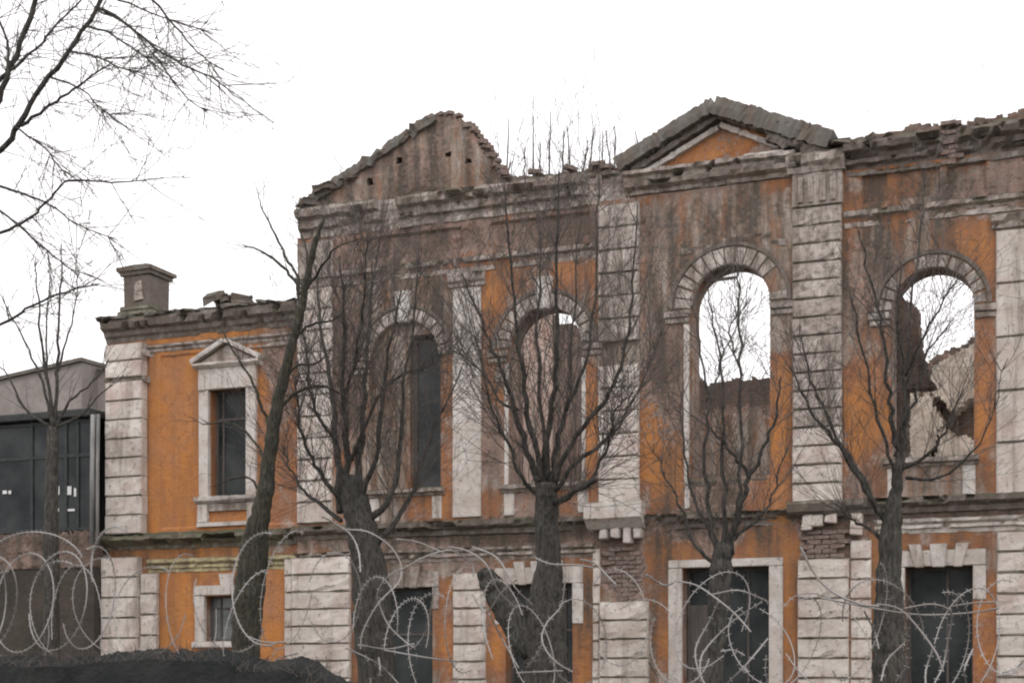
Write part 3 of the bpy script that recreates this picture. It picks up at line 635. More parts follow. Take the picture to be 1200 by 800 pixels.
grid_wall('rear_wall', XL, XR, 4.3, 9.2, 8.0, .45, lambda x, z: z < np.interp(x, [p[0] for p in rear], [p[1] for p in rear])+(fbm(x*5, x*0, 60, 4)-.5)*.22, IW((.4, .05, .55), 60, RB), .06, lambda x, z: relief(x, z, 60, RB, (.4, .05, .55)), bld)
# leaning remnant seen in the right-hand arch
rm = [(1030, 335), (1062, 352), (1075, 362), (1078, 400), (1084, 430), (1096, 452), (1110, 480), (1122, 560)]
rmx = [XB(a, 3) for a, b in rm]; rmz = [ZB(a, b, 3) for a, b in rm]
grid_wall('broken_inner_wall', rmx[0]-.3, rmx[-1], 4.3, rmz[0], 3.0, .4, lambda x, z: (z < np.interp(x, rmx, rmz)+(fbm(x*7, z*7, 4, 3)-.5)*.14) & ~((x > XB(1064, 3)) & (z < ZB(1080, 455, 3)) ), IW((.2, .1, .85), 71, ()), .04, PR, bld)
M['pale'] = mat_stone('pale_inner_plaster', base=(.74, .60, .52), dirt=.35, moss=0, warm=(.62, .40, .32), rnd=False)
M['beige'] = mat_stone('beige_inner_plaster', base=(.76, .66, .56), dirt=.35, moss=0, warm=(.60, .49, .40), rnd=False)
def zy(px, py, y): return ZB(px, py, y)
cy_, cz_ = [2.0, 2.7, 4.2, 4.3, 4.6, 5.2, 5.5, 8.0], [zy(600, 352, 2), zy(613, 350, 2.7), zy(645, 350, 4.2), zy(646, 362, 4.3), zy(652, 379, 4.6), zy(664, 386, 5.2), zy(672, 380, 5.5), zy(700, 400, 8)]
cw = lambda y, z: (z < np.interp(y, cy_, cz_)+(fbm(y*5, y*0, 61, 4)-.5)*.12)
grid_wall('cross_wall', .56, 2.62, 4.31, 10.4, -11.3, .35, cw, IW((.5, .1, .5), 62, ()), .05, lambda x, z: relief(x, z, 62, (), (.5, .1, .5)), bld, axis='y')
grid_wall('cross_wall', 2.63, 4.28, 4.31, 10.4, -11.27, .3, cw, IW((.8, .0, .0), 64, ()), .05, lambda x, z: .03*(fbm(x*4, z*3, 64, 4)-.5), bld, mat=M['pale'], axis='y')
grid_wall('cross_wall', 4.29, 8.0, 4.31, 10.4, -11.3, .35, cw, IW((.35, .05, .6), 63, ()), .05, lambda x, z: relief(x, z, 63, (), (.35, .05, .6)), bld, axis='y')
def inpoly(x, z, poly):
    r = np.zeros_like(x, bool); n = len(poly); xj = x+(fbm(x*5, z*5, 77, 3)-.5)*.18; zj = z+(fbm(x*5, z*5, 78, 3)-.5)*.18
    for i in range(n):
        (x1, z1), (x2, z2) = poly[i], poly[(i+1) % n]
        c = ((z1 > zj) != (z2 > zj)) & (xj < (x2-x1)*(zj-z1)/((z2-z1) if z2 != z1 else 1e-9)+x1); r ^= c
    return r
for pp in ([(1080, 446), (1092, 432), (1108, 420), (1126, 410), (1150, 398), (1156, 452), (1132, 470), (1118, 482), (1104, 470), (1092, 462)], [(1050, 455), (1092, 462), (1102, 490), (1096, 520), (1078, 545), (1050, 545)], [(1104, 500), (1146, 520), (1146, 560), (1090, 560)]):
    poly = [(XB(a, 7.4), ZB(a, b, 7.4)) for a, b in pp]; xs2 = [p[0] for p in poly]; zs2 = [p[1] for p in poly]
    grid_wall('plaster_patch', min(xs2)-.1, max(xs2)+.1, max(4.35, min(zs2)-.1), max(zs2)+.1, 7.4, .62, lambda x, z: inpoly(x, z, poly), IW((.8, 0, 0), 1, ()), .06, lambda x, z: .06*(fbm(x*3, z*3, 66, 4)-.5), bld, mat=M['beige'])

# ================================================================== WING (left, lower part of the same building)
WR = XL-.0
wy = .10
WB = [(X(a), Z(a, b), c*DEP(a)/F, d*DEP(a)/F, e, f, g_) for a, b, c, d, e, f, g_ in [(200, 520, 30, 120, .3, .5, -.3), (205, 400, 40, 30, .2, .4, -.2), (325, 480, 25, 90, -.3, .0, .15), (320, 400, 35, 40, -.3, .0, .25), (180, 650, 160, 12, .1, .2, .3), (320, 715, 20, 60, .4, .5, -.3), (205, 715, 25, 60, .3, .5, -.1), (318, 640, 20, 12, .0, -.6, .2), (180, 480, 6, 140, 0, .1, .3)]]
WO = (X(243), X(287), 5.17, 7.27); WG = (X(238), X(273), 2.35, 3.25)
def wing_in(x, z):
    m = np.ones_like(x, bool)
    for r in (WO, WG): m &= ~((x > r[0]) & (x < r[1]) & (z > r[2]) & (z < r[3]))
    return m
def wing_rel(x, z):
    h = relief(x, z, 80, WB, (.85, .9, .12))
    return np.where((x > X(186)) & (z > 4.6) & (z < 8.0), h-.035, h)
def wing_snap(gx, gz):
    for x0, x1, z0, z1 in (WO, WG):
        for e in (x0, x1): gx = np.where((np.abs(gx-e) < .026), e, gx)
    return gx, gz
grid_wall('wing_wall', XW, WR, 0, 8.4, wy, .5, wing_in, lambda x, z: wear(x, z, (.85, .9, .12), 80, WB), .045, wing_rel, bld, snap=wing_snap)
def wpier(x0, x1, z0, z1, h, mat, d, **k): pier(x0, x1, z0, z1, h, bld, mat, d-wy, **k)
wpier(X(123), X(165), 0, 4.05, .40, ST, .26); wpier(X(165)+.01, X(185), 0, 3.72, .40, ST, .16)
wpier(X(128), X(171), 4.5, 7.55, .38, ST, .26, gap=.010); wpier(X(128), X(171), 7.62, 8.3, .34, ST, .26, gap=.01)
moulding('capital', X(126), X(174), [(0, 7.5), (.2, 7.52), (.24, 7.58), (.2, 7.63)], bld, TR, seed=7, y=wy, dmg=.3)
moulding('capital', X(126), X(174), [(0, 8.02), (.2, 8.04), (.24, 8.12), (.2, 8.16)], bld, M['trim_clean'], seed=8, y=wy, dmg=.2)
moulding('wing_band', X(172), WR, [(0, 8.02), (.03, 8.03), (.03, 8.1), (.06, 8.12), (.06, 8.17), (.12, 8.2), (.12, 8.24), (.06, 8.26)], bld, TR, seed=60, y=wy, dmg=.3)
moulding('wing_cornice', XW-.06, WR-.02, [(0, 8.36), (.05, 8.37), (.07, 8.45), (.12, 8.49), (.14, 8.57), (.24, 8.62), (.27, 8.72), (.26, 8.78), (.2, 8.82)], bld, TD, seed=61, y=wy, dmg=.35, rough=.015, top_rag=.03, deep=.5)
moulding('wing_roof_edge', XW-.12, WR-.02, [(.2, 8.78), (.33, 8.79), (.35, 8.84), (.22, 8.88)], bld, M['roof'], seed=62, y=wy, dmg=.6, rough=.03, top_rag=.07, deep=.5)
m = MB(); m.box(XW+.01, WR-.01, wy+.5, 7.5, 8.5, 8.8); m.build('wing_roof', M['roof'], bld)
rubble([(X(200), 8.86), (X(345), 8.9)], 26, -.1, .6, .2, .5); rubble([P(245, 350), P(285, 348)], 10, 0, .5, .6, 1.1)
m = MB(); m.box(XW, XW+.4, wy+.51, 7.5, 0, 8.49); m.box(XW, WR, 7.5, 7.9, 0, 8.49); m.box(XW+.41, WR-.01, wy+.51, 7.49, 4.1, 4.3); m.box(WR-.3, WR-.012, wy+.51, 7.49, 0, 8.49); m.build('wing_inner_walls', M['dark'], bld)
moulding('wing_string_course', XW-.12, WR-.02, [(0, 4.18), (.06, 4.19), (.1, 4.26), (.24, 4.33), (.3, 4.38), (.3, 4.44), (.2, 4.50)], bld, M['mossy'], seed=63, y=wy, dmg=.4, rough=.02, top_rag=.03)
moulding('wing_lower_band', X(172), WR-.02, [(0, 3.72), (.05, 3.73), (.05, 3.79), (.09, 3.81), (.09, 3.86), (.06, 3.87), (.13, 3.92), (.13, 3.98), (.08, 4.0)], bld, M['cream'], seed=64, y=wy, dmg=.2)
# wing upper window with a triangular hood
m = MB(); x0, x1, z0, z1 = WO; TC = M['trim_clean']; yy = wy
m.box(x0-.22, x1+.22, yy-.09, yy+.03, z1, z1+.42, .004); ws = m.build('window_surround', TC, bld, bevel=.012)
for a, b in ((x0-.22, x0), (x1, x1+.22)): m = MB(); m.box(a, b, yy-.085, yy+.03, z0, z1-.003, .003); m.build('jamb', TC, ws, bevel=.012)
for a, b in ((x0-.20, x0-.06), (x1+.06, x1+.20)): m = MB(); m.box(a, b, yy-.14, yy-.08, z1-.02, z1+.3, .004); m.build('console', TC, ws, bevel=.02)
zc = z1+.42; c = (x0+x1)/2
moulding('hood_cornice', x0-.30, x1+.34, [(0, zc-.02), (.12, zc), (.2, zc+.05), (.2, zc+.09), (.1, zc+.1)], ws, TC, y=yy, dmg=.15, seed=2)
m = MB(); m.add([(x0-.2, yy-.10, zc+.1), (x1+.24, yy-.10, zc+.1), (c+.02, yy-.10, zc+.42), (x0-.2, yy+.03, zc+.1), (x1+.24, yy+.03, zc+.1), (c+.02, yy+.03, zc+.42)], [(0, 1, 2), (5, 4, 3), (0, 2, 5, 3), (1, 4, 5, 2), (0, 3, 4, 1)]); m.build('hood_panel', TR, ws)
rake('hood_moulding', (x0-.32, zc+.09), (c, zc+.46), .2, .09, ws, TC, yy, .03, 31, 14, .005); rake('hood_moulding', (c+.01, zc+.46), (x1+.36, zc+.09), .2, .09, ws, TC, yy, .03, 32, 14, .005)
moulding('sill', x0-.28, x1+.3, [(0, z0-.13), (.08, z0-.12), (.16, z0-.07), (.18, z0-.01), (.14, z0+.01)], ws, TC, y=yy, dmg=.15, seed=12, deep=.3)
for a, b in ((x0-.25, x0-.02), (x1+.02, x1+.26)): m = MB(); m.box(a, b, yy-.09, yy+.03, 4.68, z0-.13, .004); m.build('sill_bracket', TC, ws, bevel=.012)
m = MB(); m.box(x0-.02, x1+.02, yy-.06, yy+.03, 4.9, z0-.13, .003); m.build('apron_panel', TR, ws); m = MB(); m.box(x0-.25, x1+.26, yy-.1, yy+.03, 4.6, 4.677, .004); m.build('apron_ledge', TC, ws)
window_frame(ws, x0, x1, z0, z1, wy+.22, (x0+.16,), (z1-.55,), 'glass', .045)
x0, x1, z0, z1 = WG
m = MB(); m.box(x0-.22, x1+.22, yy-.08, yy+.03, z1, z1+.2, .004); wg = m.build('window_surround', TC, bld, bevel=.012)
for a, b in ((x0-.22, x0), (x1, x1+.22)): m = MB(); m.box(a, b, yy-.075, yy+.03, z0, z1-.003, .003); m.build('jamb', TC, wg, bevel=.012)
m = MB(); m.add([(c-.1, yy-.12, z1), (c+.1, yy-.12, z1), (c+.16, yy-.13, z1+.42), (c-.16, yy-.13, z1+.42), (c-.1, yy+.03, z1), (c+.1, yy+.03, z1), (c+.16, yy+.03, z1+.42), (c-.16, yy+.03, z1+.42)], [(0, 1, 2, 3), (7, 6, 5, 4), (0, 3, 7, 4), (1, 5, 6, 2), (3, 2, 6, 7), (0, 4, 5, 1)]); m.build('keystone', TC, wg, bevel=.015)
m = MB(); m.box(x0-.26, x1+.26, yy-.13, yy+.2, z0-.12, z0, .004); m.build('sill', TC, wg, bevel=.015)
window_frame(wg, x0, x1, z0, z1, wy+.16, ((x0+x1)/2-.1,), (z1-.25,), 'dusty_glass', .045)
# chimney
ch = MB(); cx0, cx1 = X(139), X(170)
ch.box(cx0, cx1, .15, .85, 8.85, 9.72, .02); cm = ch.build('chimney', M['rubble'], bld, bevel=.02)
m = MB(); m.box(cx0-.1, cx1+.1, .05, .95, 8.82, 9.02, .03); m.box(cx0-.05, cx1+.05, .1, .9, 9.02, 9.1, .02); m.build('chimney_base', M['mossy'], cm, bevel=.02)
m = MB(); m.box(cx0-.05, cx1+.05, .10, .9, 9.72, 9.8, .012); m.box(cx0-.1, cx1+.1, .05, .95, 9.8, 9.88, .012)
m.add([(cx0-.09, .06, 9.88), (cx1+.09, .06, 9.88), (cx1+.09, .94, 9.88), (cx0-.09, .94, 9.88), (cx0+.15, .3, 9.99), (cx1-.15, .3, 9.98), (cx1-.15, .7, 9.98), (cx0+.15, .7, 9.99)], [(4, 5, 6, 7), (0, 1, 5, 4), (1, 2, 6, 5), (2, 3, 7, 6), (3, 0, 4, 7)])
m.build('chimney_cap', M['rubble'], cm)
m = MB(); m.add([(X(152), .11, 9.2), (X(163), .11, 9.22), (X(161), .11, 9.6), (X(154), .11, 9.56), (X(152), .18, 9.2), (X(163), .18, 9.22), (X(161), .18, 9.6), (X(154), .18, 9.56)], [(0, 1, 2, 3), (7, 6, 5, 4), (0, 3, 7, 4), (1, 5, 6, 2), (3, 2, 6, 7), (0, 4, 5, 1)]); m.build('plaster_scar', M['trim'], cm)

# ================================================================== THE LOW GLAZED ANNEX AND THE GREY HOUSE BEHIND IT
an = empty('glazed_annex', (-22, 0, 0)); tag(an, 'flat-roofed annex with dark glazed upper storey over a brown wall at far left', 'annex')
AX0, AX1, AY = -25.5, XW-.06, -.35
m = MB(); m.box(AX0, AX1, AY, 4, 0, 3.85); m.build('lower_wall', M['brown_wall'], an)
grid_wall('rubble_band', AX0, AX1+.02, 3.85, 4.62, AY-.02, .3, lambda x, z: z < 4.5+.12*fbm(x*3, x*0, 2), IW((.3, .1, .6), 90, ()), .05, lambda x, z: .12*(fbm(x*4, z*5, 91, 4)-.5), an)
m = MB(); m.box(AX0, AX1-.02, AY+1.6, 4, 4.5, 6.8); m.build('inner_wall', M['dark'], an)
m = MB(); m.box(AX0, AX1+.02, AY-.15, 4.1, 6.84, 6.99, .01); m.build('flat_roof', M['frame'], an, bevel=.02)
xs = [AX0, -23.9, -22.9, -21.75, -20.85, -20.0, AX1-.4]
for a in xs[1:]+[AX1-.06]: m = MB(); m.box(a-.03, a+.03, AY, AY+.07, 4.6, 6.84); m.build('mullion', M['frame'], an)
for z in (4.62, 6.1, 6.78): m = MB(); m.box(AX0, AX1-.03, AY+.006, AY+.062, z-.035, z+.035); m.build('transom', M['frame'], an)
for i in range(len(xs)-1):
    for (za, zb) in ((4.655, 6.065), (6.135, 6.745)):
        m = MB(); m.box(xs[i]+.03, xs[i+1]-.03, AY+.03, AY+.04, za, zb); m.build('pane', M['glass'], an)
m = MB(); m.box(AX1-.37, AX1-.09, AY+.03, AY+.04, 4.655, 6.745); m.build('pane', M['glass'], an)
for px, r in ((107, .05), (113, .035)):
    m = MB(); m.tube([(X(px, .5), AY-.12, 4.3), (X(px, .5)+.01, AY-.13, 5.6), (X(px+1, .5), AY-.12, 6.86)], r, 8); m.build('post', M['pole'], an, True)
for (px, py, w2, h2) in ((64, 574, 4, 5), (78, 574, 4, 5), (86, 576, 2, 5), (64, 597, 3, 2), (81, 597, 5, 1.2), (3, 576, 3, 2), (9, 576, 2, 2)):  # small white boxes painting reflections on the annex glass
    k = DEP(px, .4)/F; x = X(px, .4); z = Z(px, py, .4); m = MB(); m.box(x-w2*k, x+w2*k, AY+.012, AY+.02, z-h2*k, z+h2*k, .004); m.build('pane_glint', M['glint'], an)
hb = empty('grey_house', (-26, 9, 0)); tag(hb, 'plain grey rendered house behind the glazed annex at the far left', 'house')
hx0, hx1 = X(-60, -6), X(96, -6)
zt0, zt1 = Z(0, 441, -6), Z(96, 424, -6)
m = MB(); m.add([(hx0-8, 6, 0), (hx1, 6, 0), (hx1, 6, zt1), (hx0-8, 6, zt0-1.2), (hx0-8, 14, 0), (hx1, 14, 0), (hx1, 14, zt1+.1), (hx0-8, 14, zt0-1.1)], [(0, 1, 2, 3), (7, 6, 5, 4), (0, 3, 7, 4), (1, 5, 6, 2), (3, 2, 6, 7), (0, 4, 5, 1)]); m.build('wall', M['grey_wall'], hb)
m = MB(); m.box(hx1+.01, X(150, -6), 6.6, 14, 0, Z(115, 428, -6)); m.build('side_wall', M['grey_wall'], hb)
m = MB(); m.add([(hx0-8, 5.9, zt0-1.19), (hx1+.05, 5.9, zt1+.01), (hx1+.05, 14.1, zt1+.11), (hx0-8, 14.1, zt0-1.09), (hx0-8, 5.9, zt0-1.1), (hx1+.05, 5.9, zt1+.1), (hx1+.05, 14.1, zt1+.2), (hx0-8, 14.1, zt0-1.0)], [(3, 2, 1, 0), (4, 5, 6, 7), (0, 1, 5, 4), (1, 2, 6, 5), (2, 3, 7, 6), (3, 0, 4, 7)]); m.box(hx1+.06, X(152, -6), 6.5, 14, Z(115, 428, -6), Z(115, 425, -6)); m.build('roof_edge', M['roof'], hb)

# ================================================================== TREES
def curve(pts, sub=5):
    """Catmull-Rom through (x, y, z, r) points"""
    P_ = [np.array(p, float) for p in pts]; P_ = [2*P_[0]-P_[1]]+P_+[2*P_[-1]-P_[-2]]; out = []
    for i in range(1, len(P_)-2):
        a, b, c, d = P_[i-1:i+3]
        for k in range(sub):
            t = k/sub; out.append(.5*((2*b)+(-a+c)*t+(2*a-5*b+4*c-d)*t*t+(-a+3*b-3*c+d)*t**3))
    out.append(P_[-2]); return out
def px2w(pts, off, dy=0., seed=0):
    r = random.Random(seed); out = []; y = 0
    n = len(pts)
    for i, (a, b, rr) in enumerate(pts):
        o = off+dy*i/(max(1, n-1)); k = DEP(a, o)/F
        out.append((X(a, o), -o, Z(a, b, o), rr*k))
    return out
class Tree:
    def __init__(s, name, label, base, group=None, bark='bark'):
        s.root = empty(name, base); tag(s.root, label, 'tree', group); s.bark = bark; s.tw = MB(); s.limbs = []
    def limb(s, w_, name='branch', n=7, sub=5, mat=None, wob=.0):
        if name == 'branch': w_ = [(a, b, c_, max(d*.52, .004)) for a, b, c_, d in w_]; wob = wob*3.2
        c = curve(w_, sub); r = random.Random(len(s.limbs)*7+int(abs(w_[0][0])*10)); 
        for i, p in enumerate(c):
            if wob: p[0] += r.uniform(-wob, wob); p[1] += r.uniform(-wob, wob); p[3] *= r.uniform(.93, 1.08)
        m = MB(); m.tube([p[:3] for p in c], [max(p[3], .003) for p in c], n)
        m.build(name, M[mat or s.bark], s.root, smooth=n > 5); s.limbs.append(c); return c
    def twig(s, p, d, L, r, lvl=1, up=.25, wig=.22, br=.8):
        n = max(3, int(L/.16)); pts = [Vector(p)]; d = Vector(d).normalized(); st = L/n
        for i in range(n):
            d = (d+Vector((random.gauss(0, wig), random.gauss(0, wig), random.gauss(0, wig)+up*.35))*.45).normalized(); pts.append(pts[-1]+d*st)
            if lvl > 0 and random.random() < br*.55:
                sd = Vector((random.gauss(0, 1), random.gauss(0, 1), random.gauss(.2, .8))).normalized()
                s.twig(pts[-1], d*.75+sd*.6, L*random.uniform(.22, .5)*(1-.4*i/n), r*.62, lvl-1, up, wig, br)
        s.tw.tube(pts, [max(r*(1-.75*i/n), .0022) for i in range(n+1)], 3, False)
    def spray(s, c, cnt, L, r, lvl=1, t0=.2, up=.3, spread=.7, wig=.22, br=.8):
        n = len(c)
        for _ in range(cnt):
            i = int(random.uniform(t0, 1)*(n-1)); p = c[i]; d = np.array(c[min(i+1, n-1)][:3])-np.array(c[max(i-1, 0)][:3]); d = Vector(d).normalized()
            a = Vector((random.gauss(0, 1), random.gauss(0, 1), random.gauss(0, .7))).normalized()
            s.twig(p[:3], d*.8+a*spread+Vector((0, 0, up)), random.uniform(.5, 1.1)*L, min(r, max(.0045, p[3]*.8)), lvl, up, wig, br)
    def done(s, mat='twig'):
        o = s.tw.build('crown', M[mat], s.root); return o
GT = 'bare trees in front of the ruin'
# 1: mossy trunk in front of the wing
t = Tree('bare_tree', 'bare tree with mossy leaning trunk in front of the orange wing', (X(285, 8), -8, 0), GT, 'bark_green'); o_ = 8
tr = t.limb([(X(283, o_), -o_, 0, .26)]+px2w([(284, 805, 18), (288, 750, 17), (292, 700, 18), (296, 655, 18), (301, 625, 15), (308, 590, 10.5), (314, 550, 9), (320, 505, 8), (328, 460, 6.6), (340, 410, 5.6), (352, 365, 4.8), (360, 325, 4), (368, 290, 3.5), (380, 255, 2)], o_, .5), 'trunk', 10, 5, wob=.012)
for b in ([(352, 362, 4), (348, 325, 3.5), (334, 300, 3), (318, 268, 2.5), (306, 240, 1.5), (302, 225, 1)], [(352, 345, 4), (340, 322, 3.5), (318, 302, 3), (300, 292, 2), (284, 287, 1)], [(322, 495, 4.5), (336, 470, 4), (352, 458, 3.5), (375, 452, 3), (400, 462, 2), (420, 480, 1)],
          [(320, 510, 5), (308, 480, 4), (300, 455, 3.2), (285, 430, 2.6), (272, 408, 2), (258, 385, 1.2)], [(314, 545, 4), (300, 520, 3), (284, 502, 2.6), (262, 494, 2), (240, 497, 1.4), (222, 488, 1)], [(345, 395, 3.5), (365, 380, 3), (390, 375, 2), (410, 360, 1)], [(356, 345, 4), (375, 315, 3), (395, 290, 2), (420, 280, 1)],
          [(326, 470, 4), (345, 430, 3), (372, 425, 2), (395, 400, 1)], [(308, 580, 4), (292, 560, 2.5), (270, 562, 1.8), (250, 570, 1)], [(362, 318, 3), (358, 290, 2.5), (350, 262, 1.6), (352, 240, 1)]):
    c = t.limb(px2w(b, o_, random.uniform(-.8, .8)), 'branch', 6, 4, wob=.006); t.spray(c, 7, .55, .006, 1, .2, .1, .8, br=.5)
t.spray(tr, 14, .6, .006, 1, .45, .2, .9); t.done()
# 2: multi-stemmed tree, dense upright shoots
def fan_tree(label, off, trunk, stems, cnt, L, grp=GT, r=.0075, stub=None, tmat='bark', spread=.6, up=.35, wig=.2):
    x = X(trunk[0][0], off); t = Tree('bare_tree', label, (x, -off, 0), grp, tmat)
    w_ = px2w([(a, b, c_*.74) for a, b, c_ in trunk], off); t.limb([(w_[0][0], -off, 0, w_[0][3]*1.15)]+w_, 'trunk', 10, 5, wob=.012)
    for st in (stub or []): t.limb(px2w(st, off, .25), 'trunk_stub', 9, 4, wob=.015)
    for st in stems:
        c = t.limb(px2w(st, off, random.uniform(-1.2, 1.2)), 'branch', 6, 4, wob=.008)
        t.spray(c, max(4, int(cnt*.85)), L*.95, r*.75, 2, .3, up*.6, 1.1, .32, .95)
        t.spray(c, max(3, int(cnt*1.25)), L*1.5, r*.75, 2, .1, .45, .9, .26, .7)
    t.done(); return t
fan_tree('thick dark multi-stemmed bare tree in front of the bricked-up left arch', 7,
    [(442, 808, 30), (438, 750, 31), (436, 700, 30), (430, 650, 26), (424, 620, 24), (416, 590, 22), (412, 560, 18)],
    [[(400, 600, 10), (396, 550, 9), (392, 500, 7), (385, 440, 5), (376, 380, 3.5), (370, 310, 2)], [(408, 570, 9), (405, 510, 8), (402, 450, 6), (404, 380, 4), (398, 300, 2)], [(418, 570, 9), (424, 500, 7), (430, 430, 5), (436, 350, 3), (448, 260, 1.5)],
     [(420, 590, 8), (440, 540, 6), (448, 480, 5), (456, 410, 3.5), (470, 340, 2)], [(430, 610, 9), (458, 580, 7), (468, 520, 5), (474, 450, 4), (486, 370, 2.5), (490, 300, 1.5)], [(440, 640, 8), (470, 600, 6), (490, 560, 4), (510, 500, 3), (540, 430, 1.5)],
     [(405, 590, 7), (380, 560, 5.5), (362, 530, 4), (350, 490, 3), (345, 440, 1.5)], [(400, 610, 6), (376, 590, 5), (355, 575, 3.5), (338, 545, 2), (330, 520, 1.2)], [(396, 520, 5), (370, 480, 4), (360, 430, 2.5), (352, 370, 1.5)], [(412, 540, 5), (440, 470, 4), (470, 440, 3), (500, 430, 2), (530, 410, 1)], [(404, 460, 5), (420, 400, 3.5), (428, 330, 2), (430, 270, 1)]], 26, 1.05)
# 3: pollarded tree between the left arches
fan_tree('pollarded tree with stout dark trunk and broken side stub before the second arch', 8,
    [(640, 808, 34), (640, 770, 34), (640, 730, 32), (641, 695, 27), (643, 660, 21), (641, 620, 19), (640, 590, 18), (640, 568, 17)],
    [[(634, 575, 9), (618, 530, 8), (606, 490, 6.5), (590, 440, 5), (574, 400, 4), (556, 355, 3), (540, 320, 1.5)], [(636, 570, 8), (622, 500, 7), (612, 440, 5.5), (605, 370, 4), (598, 290, 3), (590, 210, 1.5)], [(640, 565, 8), (644, 500, 7), (650, 440, 6), (654, 370, 4.5), (652, 290, 3), (655, 200, 1.5)],
     [(645, 565, 8), (656, 510, 6.5), (668, 470, 5), (688, 420, 4), (698, 350, 3), (700, 250, 2), (702, 190, 1)], [(650, 570, 7), (668, 520, 6), (700, 480, 5), (722, 440, 4.5), (735, 400, 3.5), (742, 330, 2.5), (748, 240, 1.5)], [(652, 590, 8), (676, 574, 7), (696, 562, 6)], [(650, 575, 6), (676, 540, 5), (705, 520, 4), (730, 490, 3), (756, 440, 2), (775, 380, 1)],
     [(632, 580, 6), (612, 560, 5), (596, 520, 4), (580, 490, 3), (566, 440, 2), (560, 390, 1)], [(640, 560, 6), (634, 480, 5), (630, 400, 4), (634, 320, 2.5), (628, 240, 1.2)], [(696, 560, 4), (712, 520, 3), (722, 480, 2), (740, 460, 1)], [(606, 480, 4), (588, 470, 3), (560, 430, 2), (530, 410, 1)], [(664, 480, 4), (672, 400, 3), (676, 310, 2), (682, 220, 1)]], 21, 1.0,
    stub=[[(628, 765, 18), (612, 742, 19), (596, 715, 18), (582, 693, 15), (572, 678, 12), (566, 668, 8)]], tmat='bark')
# 4: slender tree in front of the doorway
fan_tree('slender bare tree with straight stems in front of the tall see-through arch', 9,
    [(838, 808, 13), (840, 750, 14), (842, 700, 17), (845, 665, 18), (848, 640, 16)],
    [[(850, 650, 9), (862, 610, 8), (872, 580, 6), (880, 555, 5.5), (893, 530, 4.5), (905, 500, 3.5), (911, 470, 2.5), (916, 440, 1.2)], [(878, 558, 4.5), (862, 535, 4), (845, 515, 3), (828, 498, 1.5)], [(856, 650, 6), (866, 590, 5), (868, 520, 4), (868, 440, 3.2), (866, 370, 2.5), (866, 310, 1.5)], [(848, 650, 7), (850, 590, 5.5), (848, 520, 4), (846, 450, 3), (836, 380, 2), (830, 330, 1)],
     [(840, 650, 7), (832, 600, 5.5), (826, 540, 4), (830, 470, 3), (820, 400, 2), (812, 350, 1)], [(842, 640, 6), (820, 600, 4), (806, 560, 3), (800, 500, 2), (795, 430, 1)], [(850, 640, 5), (872, 620, 4), (895, 600, 3), (912, 560, 2), (922, 520, 1)], [(838, 660, 5), (815, 640, 4), (800, 600, 3), (780, 560, 2), (765, 520, 1.2)], [(868, 440, 2.5), (856, 390, 2), (880, 350, 1)], [(830, 470, 2.4), (850, 410, 1.8), (875, 350, 1)]], 13, .75, r=.006)
# 5: tree at the right
fan_tree('dark bare tree with forked trunk in front of the right-hand arch', 8,
    [(1042, 808, 28), (1042, 760, 27), (1042, 715, 24), (1042, 670, 20), (1044, 625, 18), (1048, 590, 12), (1052, 560, 9), (1055, 530, 8)],
    [[(1052, 535, 6), (1047, 500, 5.5), (1042, 460, 4.5), (1036, 410, 3.5), (1028, 360, 3), (1015, 310, 2.2), (1005, 270, 1.2)], [(1058, 535, 6), (1062, 490, 5), (1063, 440, 4), (1066, 380, 3.2), (1072, 320, 2.6), (1080, 250, 1.8), (1086, 190, 1)], [(1038, 610, 7), (1016, 570, 6), (995, 535, 5), (972, 495, 4), (955, 455, 3), (944, 420, 2), (936, 380, 1.2)], [(1030, 600, 6), (1000, 550, 5), (978, 515, 4), (950, 480, 3), (926, 430, 1.5)],
     [(1056, 550, 5), (1075, 540, 4), (1098, 520, 3), (1115, 490, 2.4), (1128, 455, 1.4)], [(1050, 570, 5), (1040, 520, 4), (1020, 460, 3), (1010, 400, 2.2), (996, 340, 1.2)], [(1062, 440, 3), (1080, 400, 2.4), (1100, 360, 2), (1130, 320, 1.2)], [(1056, 500, 4), (1075, 460, 3), (1085, 420, 2.3), (1112, 380, 1.3)], [(1040, 640, 5), (1020, 620, 4), (1000, 610, 3), (980, 590, 2)], [(1055, 520, 3.5), (1058, 440, 3), (1052, 370, 2), (1056, 300, 1)], [(1062, 560, 4), (1100, 560, 3), (1140, 530, 2), (1165, 480, 1.2), (1180, 420, 1)]], 13, .85, r=.006)
